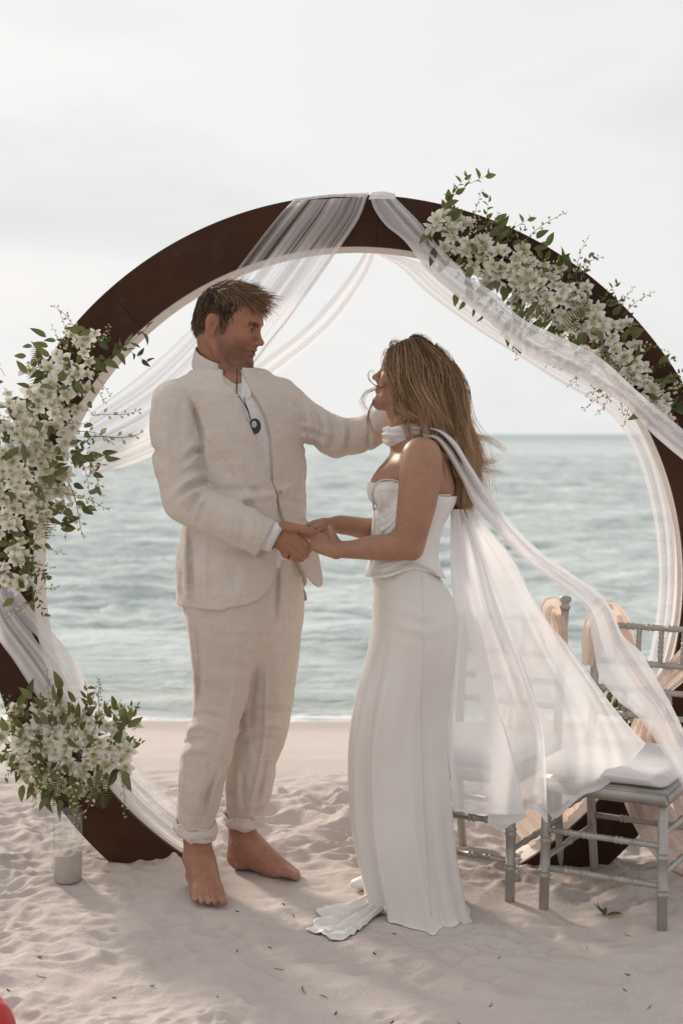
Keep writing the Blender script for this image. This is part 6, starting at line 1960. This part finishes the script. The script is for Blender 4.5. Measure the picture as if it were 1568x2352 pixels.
def fern_mesh(seed, L=.14):
    Vs, Fs, n = [], [], 0
    stem = np.array([(L * t, 0, -.25 * L * t * t) for t in np.linspace(0, 1, 10)])
    V, F = tube_arrays(stem, .0010, 4); Vs.append(V); Fs.append(F); n += len(V)
    for i in range(13):
        t = .1 + .88 * i / 12; p = np.array([L * t, 0, -.25 * L * t * t]); ll = .042 * math.sin(math.pi * (.18 + .8 * t)) + .004
        for sg in (-1, 1):
            V = []
            m = 9
            for j in range(m):
                q = j / (m - 1); w = .0062 * (1 - q) ** .7 * (1.0 if j % 2 else .5) + .0004
                V += [(q * ll * .35, sg * q * ll - 0, -.1 * ll * q - .0), (q * ll * .35 + w, sg * (q * ll) + 0, -.1 * ll * q + .001), ]
            V = np.array(V) + p
            Vs.append(V); Fs.append(grid_faces(2, m) + n); n += len(V)
    return mesh_np('fern_frond', np.vstack(Vs), np.vstack(Fs))

def build_flowers():
    pm, nt, b = new_mat('orchid_white')
    h = attr_node(nt, 'heart'); rnd = nt.nodes.new('ShaderNodeObjectInfo').outputs['Random']
    base = ramp_node(nt, rnd, [(0, (.74, .71, .62)), (.5, (.83, .81, .75)), (1, (.87, .86, .82))])
    c = mix_col(nt, h, base, (.55, .52, .20))
    nt.links.new(c, b.inputs['Base Color']); b.inputs['Roughness'].default_value = .55
    b.inputs['Specular IOR Level'].default_value = .3
    b.inputs['Subsurface Weight'].default_value = .0
    # petals let some light through
    tr = nt.nodes.new('ShaderNodeBsdfTranslucent'); nt.links.new(c, tr.inputs['Color'])
    mx = nt.nodes.new('ShaderNodeMixShader'); mx.inputs[0].default_value = .28
    out = nt.nodes['Material Output']
    nt.links.new(b.outputs[0], mx.inputs[1]); nt.links.new(tr.outputs[0], mx.inputs[2]); nt.links.new(mx.outputs[0], out.inputs['Surface'])
    def leafmat(name, stops, tl):
        m, nt, b = new_mat(name)
        rnd = nt.nodes.new('ShaderNodeObjectInfo').outputs['Random']
        n = noise_node(nt, 40, 3, .6)
        c = ramp_node(nt, math_node(nt, 'ADD', rnd, math_node(nt, 'MULTIPLY_ADD', n, .3)), stops)
        nt.links.new(c, b.inputs['Base Color']); b.inputs['Roughness'].default_value = .42; b.inputs['Specular IOR Level'].default_value = .45
        tr = nt.nodes.new('ShaderNodeBsdfTranslucent'); nt.links.new(mix_col(nt, .5, c, (.16, .20, .03)), tr.inputs['Color'])
        mx = nt.nodes.new('ShaderNodeMixShader'); mx.inputs[0].default_value = tl
        out = nt.nodes['Material Output']
        nt.links.new(b.outputs[0], mx.inputs[1]); nt.links.new(tr.outputs[0], mx.inputs[2]); nt.links.new(mx.outputs[0], out.inputs['Surface'])
        return m
    lm = leafmat('leaf_dark_green', [(0, (.020, .033, .014)), (.5, (.040, .060, .021)), (.9, (.080, .098, .033)), (1, (.14, .14, .055))], .22)
    fm = leafmat('fern_green', [(0, (.06, .075, .024)), (1, (.13, .135, .045))], .25)
    bmat, nt, b = new_mat('bud_cream')
    c = ramp_node(nt, attr_node(nt, 'green'), [(.3, (.62, .58, .42)), (.65, (.40, .38, .18)), (1, (.12, .12, .045))])
    nt.links.new(c, b.inputs['Base Color']); b.inputs['Roughness'].default_value = .5
    OR = [orchid_mesh(i) for i in range(6)]
    for m in OR: m.materials.append(pm)
    LF = [leaf_mesh(i, .055 + .012 * (i % 3), .0125 + .0025 * (i % 2)) for i in range(7)]
    for m in LF: m.materials.append(lm)
    SP = [spray_mesh(i, .15 + .02 * i, 8 + i, curve=(-.5, .4, -.9, .1, .7)[i % 5]) for i in range(5)]
    for m in SP: m.materials.append(bmat)
    VN = [vine_mesh(i, .16 + .03 * i, 8 + 2 * i, (.4, -.5, .8, -.2)[i % 4]) for i in range(4)]
    for m in VN: m.materials.append(lm)
    FN = [fern_mesh(i) for i in range(2)]
    for m in FN: m.materials.append(fm)
    rr = random.Random(11)
    def put(name, me, p, xdir, zdir, sc, parent):
        o = bpy.data.objects.new(name, me); C.objects.link(o)
        x = Vector(xdir).normalized(); z = Vector(zdir); z = (z - x * z.dot(x)).normalized(); y = z.cross(x)
        M = Matrix((x, y, z)).transposed().to_4x4() @ Matrix.Scale(sc, 4); M.translation = Vector(p)
        o.parent = parent
        o.matrix_parent_inverse = Matrix.Translation(-parent.location)
        o.matrix_basis = M
        return o
    def rv(): return Vector((rr.gauss(0, 1), rr.gauss(0, 1), rr.gauss(0, 1)))
    def arrangement(name, label, axis, widths, nfl, nlf, nsp, shoots, ferns, dmin=4.34, dmax=4.50, flower_w=.75, leaf_sc=1.0):
        q = crom(np.array(axis, float), 60); w = np.interp(np.linspace(0, 1, 60), np.linspace(0, 1, len(widths)), widths)
        cen = q[30]; base = P(cen[0], cen[1], 4.45)
        root = empty(name, base)
        tag(root, label, 'flowers', 'white orchid arrangements on the arch')
        tg = np.gradient(q, axis=0); tg /= np.linalg.norm(tg, axis=1, keepdims=True)
        cdf = np.cumsum(w); cdf = cdf / cdf[-1]
        def pos(spread):
            i = int(np.searchsorted(cdf, rr.random())); i = min(i, 59)
            u = max(-1, min(1, rr.gauss(0, .5))) * spread
            nx, ny = -tg[i][1], tg[i][0]
            x = q[i][0] + nx * u * w[i] + rr.uniform(-8, 8); y = q[i][1] + ny * u * w[i] + rr.uniform(-8, 8)
            return x, y, u, i, (nx, ny)
        # leaves first, as the bed
        for k in range(nlf):
            x, y, u, i, nn = pos(1.15)
            d = rr.uniform(dmin + .03, dmax + .01) if k % 9 else rr.uniform(dmin - .012, dmin + .03)
            outw = Vector((nn[0] * u + rr.uniform(-.6, .6), rr.uniform(-.7, .1), -nn[1] * u + rr.uniform(-.7, .5)))
            put('leaf', LF[k % 7], P(x, y, d), outw, Vector((rr.uniform(-.6, .6), -1, rr.uniform(-.3, .8))), leaf_sc * rr.uniform(.5, .95), root)
        for k in range(nfl):
            x, y, u, i, nn = pos(flower_w)
            d = dmin + (dmax - dmin - .03) * (.15 + .7 * abs(u) + .15 * rr.random())
            z = Vector((nn[0] * u * .8 + rr.uniform(-.55, .55), -1, -nn[1] * u * .6 + rr.uniform(-.45, .35)))
            put('orchid', OR[k % 6], P(x, y, d), Vector((rr.uniform(-.6, .6) + (1 if rr.random() > .5 else -1), 0, rr.uniform(-.5, .5))), z, rr.uniform(.58, .98), root)
        for k in range(nsp):
            x, y, u, i, nn = pos(.9)
            sg = 1 if u > 0 else -1
            put('bud_spray', SP[k % 5], P(x, y, rr.uniform(dmin, dmax - .04)), Vector((nn[0] * sg + rr.uniform(-.6, .6), rr.uniform(-.5, .0), -nn[1] * sg + rr.uniform(-.6, .4))), Vector((rr.uniform(-1, 1), -1, rr.uniform(-1, 1))), rr.uniform(.5, .8), root)
        for kind, x, y, x2, y2, d in shoots:
            a = P(x, y, d); c = P(x2, y2, d - .03); L = float(np.linalg.norm(c - a))
            if kind == 's':
                me = SP[rr.randrange(5)]; l0 = max(v.co.x for v in me.vertices)
                put('bud_spray', me, a, Vector(c - a), Vector((0, -.4, 1 if x2 > x else -1)), L / l0, root)
            else:
                me = VN[rr.randrange(4)]; l0 = .16 + .03 * VN.index(me)
                put('leafy_shoot', me, a, Vector(c - a), Vector((rr.uniform(-.5, .5), -1, .4)), L / l0, root)
        for x, y, x2, y2, d in ferns:
            a = P(x, y, d); c = P(x2, y2, d - .01); L = float(np.linalg.norm(c - a))
            put('fern_frond', FN[rr.randrange(2)], a, Vector(c - a), Vector((.1, -1, .25)), L / .14, root)
        return root
    arrangement('flower_arrangement', 'large cascade of white orchids and leaves on the arch side beside the man\'s sleeve',
                [(215, 770), (150, 850), (95, 930), (50, 1010), (45, 1080), (30, 1160), (15, 1250), (40, 1330), (75, 1390)], [35, 80, 130, 170, 170, 125, 75, 32, 14], 235, 290, 48,
                [('s', 190, 820, 258, 745, 4.42), ('s', 140, 830, 180, 725, 4.45), ('s', 210, 960, 330, 945, 4.42), ('s', 190, 1010, 335, 1020, 4.40), ('s', 180, 985, 262, 1000, 4.41), ('s', 150, 1110, 190, 1245, 4.40), ('s', 130, 1090, 160, 1230, 4.42),
                 ('s', 185, 1070, 222, 1170, 4.41), ('s', 195, 1050, 235, 1150, 4.43), ('v', 225, 820, 350, 785, 4.46), ('v', 215, 790, 330, 815, 4.46), ('v', 50, 1290, 112, 1345, 4.44), ('v', 60, 1330, 92, 1410, 4.44), ('v', 45, 1260, 100, 1320, 4.45),
                 ('v', 170, 1040, 228, 1085, 4.42), ('v', 170, 1020, 222, 1020, 4.40), ('s', 90, 1150, 120, 1245, 4.42), ('s', 215, 790, 268, 770, 4.44)],
                [(100, 850, 80, 790, 4.44), (120, 900, 65, 830, 4.44), (85, 950, 95, 880, 4.40), (90, 1150, 108, 1235, 4.43)])
    arrangement('flower_arrangement', 'band of white orchids on the arch rim above the woman\'s head',
                [(1000, 512), (1085, 568), (1175, 622), (1260, 672), (1340, 735), (1415, 815), (1478, 890), (1535, 955)], [34, 58, 74, 84, 84, 66, 42, 26], 190, 270, 40,
                [('v', 1020, 490, 1110, 385, 4.48), ('v', 1022, 500, 1060, 400, 4.48), ('v', 1125, 560, 1130, 455, 4.46), ('v', 1140, 580, 1205, 490, 4.46), ('v', 1160, 560, 1200, 525, 4.46), ('s', 1060, 560, 1020, 490, 4.42), ('s', 1130, 580, 1060, 500, 4.41),
                 ('s', 1120, 600, 1040, 570, 4.40), ('v', 1290, 650, 1370, 605, 4.46), ('v', 1360, 730, 1420, 680, 4.46), ('v', 1370, 720, 1410, 650, 4.46), ('s', 1440, 800, 1525, 770, 4.44), ('v', 1480, 850, 1550, 842, 4.46), ('v', 1500, 900, 1560, 850, 4.46),
                 ('v', 1050, 660, 1105, 740, 4.50), ('v', 1180, 770, 1280, 870, 4.50), ('s', 1200, 790, 1285, 868, 4.50), ('v', 1160, 760, 1230, 820, 4.50), ('s', 1170, 740, 1190, 830, 4.50), ('v', 1530, 930, 1545, 985, 4.45)],
                [(1180, 700, 1230, 740, 4.38), (1300, 760, 1350, 690, 4.40), (1420, 860, 1390, 790, 4.41), (1260, 640, 1310, 600, 4.45)], 4.40, 4.50)
    arrangement('flower_arrangement', 'round bouquet of white orchids low on the arch above the glass vase',
                [(15, 1725), (75, 1712), (150, 1708), (225, 1712), (298, 1728)], [60, 98, 112, 98, 55], 175, 190, 30,
                [('s', 225, 1620, 250, 1560, 4.40), ('v', 190, 1640, 215, 1570, 4.40), ('v', 110, 1650, 120, 1590, 4.42), ('v', 240, 1640, 305, 1620, 4.40), ('v', 260, 1700, 322, 1700, 4.38), ('v', 60, 1660, 20, 1610, 4.42), ('v', 50, 1720, 5, 1780, 4.40),
                 ('v', 60, 1690, -5, 1680, 4.40), ('s', 260, 1660, 300, 1620, 4.40), ('s', 60, 1780, 80, 1850, 4.40), ('v', 270, 1680, 310, 1660, 4.38)],
                [(130, 1780, 122, 1852, 4.40), (150, 1785, 160, 1845, 4.41), (225, 1770, 238, 1858, 4.40), (205, 1775, 215, 1840, 4.41), (60, 1660, 45, 1620, 4.42)], 4.32, 4.47, 1.0)
    arrangement('flower_arrangement', 'low white orchids on the arch foot behind the chair cushion',
                [(1440, 1700), (1490, 1690), (1540, 1690), (1600, 1700)], [40, 75, 90, 70], 16, 60, 4, [('v', 1420, 1660, 1376, 1575, 4.60), ('v', 1450, 1660, 1390, 1600, 4.62)], [], 4.56, 4.70, .85)
# ================================================================ small things
def ground_at(x, y):
    """sand point seen at picture (x, y)"""
    d = FPX * CAMH / (y - 997.0)
    for _ in range(6):
        p = P(x, y, d)
        gz = float(sand_z(p[0], p[1]))
        d = FPX * (CAMH - gz) / (y - 997.0)
    p = P(x, y, d); p[2] = float(sand_z(p[0], p[1]))
    return p

def build_small():
    # ---- glass cylinder with sand
    base = ground_at(156, 2024)
    gl = bpy.data.materials.new('clear_glass'); gl.use_nodes = True
    nt = gl.node_tree; nt.nodes.clear()
    out = nt.nodes.new('ShaderNodeOutputMaterial'); tr = nt.nodes.new('ShaderNodeBsdfTransparent'); gs_ = nt.nodes.new('ShaderNodeBsdfGlossy')
    tr.inputs['Color'].default_value = (.975, .98, .975, 1); gs_.inputs['Roughness'].default_value = .03
    mx = nt.nodes.new('ShaderNodeMixShader'); mx.inputs[0].default_value = .07; nt.links.new(tr.outputs[0], mx.inputs[1]); nt.links.new(gs_.outputs[0], mx.inputs[2]); nt.links.new(mx.outputs[0], out.inputs['Surface'])
    r, hgt, th = .0465, .222, .003
    prof = [(0, .0), (r - .004, .0), (r, .004), (r, hgt - .002), (r - th * .5, hgt), (r - th, hgt - .002), (r - th, .010), (0, .010)]
    n = 48; a = np.linspace(0, 2 * np.pi, n, endpoint=False)
    V = np.vstack([np.stack([base[0] + q * np.cos(a), base[1] + q * np.sin(a), np.full(n, base[2] - .006 + z)], 1) for q, z in prof])
    o = link('glass_vase', mesh_np('glass_vase', V, grid_faces(n, len(prof), True)), gl)
    tag(o, 'tall clear glass cylinder vase half filled with sand, at the arch foot', 'vase')
    sm = bpy.data.materials['sand']
    rs = r - th - .0008
    nr = 10
    rings = [(rs * .96, .0105), (rs, .014), (rs, .092)] + [(rs * (1 - i / nr), .092 + .010 * math.sin(i / nr * 1.6)) for i in range(1, nr + 1)]
    V = np.vstack([np.stack([base[0] + q * np.cos(a), base[1] + q * np.sin(a), base[2] - .006 + z + .006 * (z > .05) * perlin(np.cos(a) * q * 45, np.sin(a) * q * 45, 0, 141) + .006 * (z > .05) * np.cos(a) * q / rs], 1) for q, z in rings])
    o = link('sand_fill', mesh_np('sand_fill', V, grid_faces(n, len(rings), True)), sm)
    tag(o, 'pale sand filling the lower half of the glass vase', 'sand', kind='stuff')

    # ---- fallen leaf sprig, petal
    lm = bpy.data.materials['leaf_dark_green']
    p = ground_at(1388, 2108)
    root = empty('fallen_sprig', p)
    tag(root, 'small green leaf sprig fallen on the sand before the chairs', 'leaf')
    for (dx, dy, ang, L, w, lift) in ((.0, .0, 150, .045, .011, .6), (.004, -.002, 5, .048, .010, .15), (.0, .003, 70, .03, .009, .3)):
        me = leaf_mesh(int(ang), L, w)
        o = link('leaf', me, lm, root)
        M = Matrix.Rotation(R(ang), 4, 'Z') @ Matrix.Rotation(-lift, 4, 'Y')
        me.transform(Matrix.Translation((p[0] + dx, p[1] + dy, p[2] + .006)) @ M)
    st = np.array([p + np.array([0, 0, .006]), p + np.array([-.012, .002, .02]), p + np.array([-.02, .004, .042])])
    link('stem', tube_mesh('stem', crom(st, 8), .0014, 6), lm, root)
    p = ground_at(232, 1992)
    me = leaf_mesh(3, .030, .011); me.transform(Matrix.Translation((p[0], p[1], p[2] + .006)) @ Matrix.Rotation(.4, 4, 'Z'))
    pet = simple_mat('petal_cream', (.55, .50, .30), (.66, .62, .42), .6, 30, 0)
    o = link('fallen_petal', me, pet); tag(o, 'single cream petal lying on sand beside the arch foot', 'petal')

    # ---- twigs and bits of bark on the sand
    tw = simple_mat('twig_brown', (.030, .018, .012), (.075, .045, .030), .8, 60, .2)
    rr = random.Random(5)
    spots = [(672, 2105, 20), (735, 2135, 12), (640, 2215, 30), (698, 2272, 40), (742, 2290, 34), (262, 2292, 14), (545, 2095, 10), (650, 2078, 12), (905, 2145, 14), (1090, 2140, 12), (1145, 2200, 20), (1350, 2180, 22), (1440, 2150, 20), (1435, 2270, 20), (1490, 2320, 18),
             (1125, 2310, 26), (1055, 2330, 20), (770, 2330, 14), (500, 2290, 12), (350, 2265, 16), (95, 2245, 32), (20, 2275, 14), (92, 2195, 12), (1440, 2240, 16), (900, 2350, 14), (860, 2185, 10), (545, 2185, 14), (620, 2178, 12), (240, 1905, 22), (85, 1880, 18), (118, 1965, 14), (10, 1930, 36), (330, 2010, 10),
             (1270, 2345, 14), (1320, 2300, 12), (1530, 2225, 14), (1030, 2190, 12), (200, 2340, 16), (420, 2205, 10), (960, 2220, 12), (1210, 2250, 12), (1085, 2345, 16), (1400, 2330, 12)]
    for k, (x, y, ln) in enumerate(spots[:30]):
        p = ground_at(x, y); L = ln * p[1] / FPX * .8
        a = rr.uniform(0, math.pi); up = rr.uniform(.0, .5)
        d = np.array([math.cos(a), math.sin(a), 0])
        q = np.array([p - d * L / 2, p + np.array([rr.uniform(-.2, .2) * L, rr.uniform(-.2, .2) * L, L * .12]), p + d * L / 2 + np.array([0, 0, up * L])])
        for z in q: z[2] = max(z[2], float(sand_z(z[0], z[1])) + .0012)
        rad = rr.uniform(.0006, .0012) if ln > 16 else rr.uniform(.0010, .0020)
        o = link('twig', tube_mesh('twig', crom(q, 7), np.array([.5, .9, 1, .9, 1.05, .8, .3]) * rad, 6), tw)
        tag(o, 'tiny dark twig or bark scrap lying on the sand', 'twig', 'twigs scattered on the sand')

    # ---- red cloth at the near edge
    red, nt, b = new_mat('red_cloth')
    n1 = noise_node(nt, 8, 4, .6); n2 = noise_node(nt, 700, 2, .5)
    nt.links.new(ramp_node(nt, n1, [(.3, (.42, .022, .012)), (.7, (.56, .040, .022))]), b.inputs['Base Color']); b.inputs['Roughness'].default_value = .7
    b.inputs['Sheen Weight'].default_value = .3
    bump(nt, b, n2, .2, .001)
    c = P(-32, 2352, 3.18)
    S = SDF(c - np.array([.30, .26, .32]), c + np.array([.22, .3, .25]), .005)
    S.cone(c + np.array([-.05, .02, -.02]), c + np.array([-.16, .16, -.22]), .095, .12, .05)
    S.cone(c + np.array([-.03, .02, -.04]), c + np.array([-.02, -.08, -.26]), .09, .12, .05)
    S.disp(lambda x, y, z: .022 * perlin(x * 9 + z * 5, y * 9, z * 4, 151) + .012 * np.abs(perlin(x * 22, y * 22, z * 6, 152)))
    me, v, f = S.mesh('red_cloth', 1)
    o = link('red_cloth', me, red)
    tag(o, 'bright red bunched cloth on the foreground sand', 'cloth')
# ================================================================ build
build_sand()
build_sea()
build_arch()
build_groom()
build_bride()
build_chairs()
build_flowers()
build_drapes()
build_small()
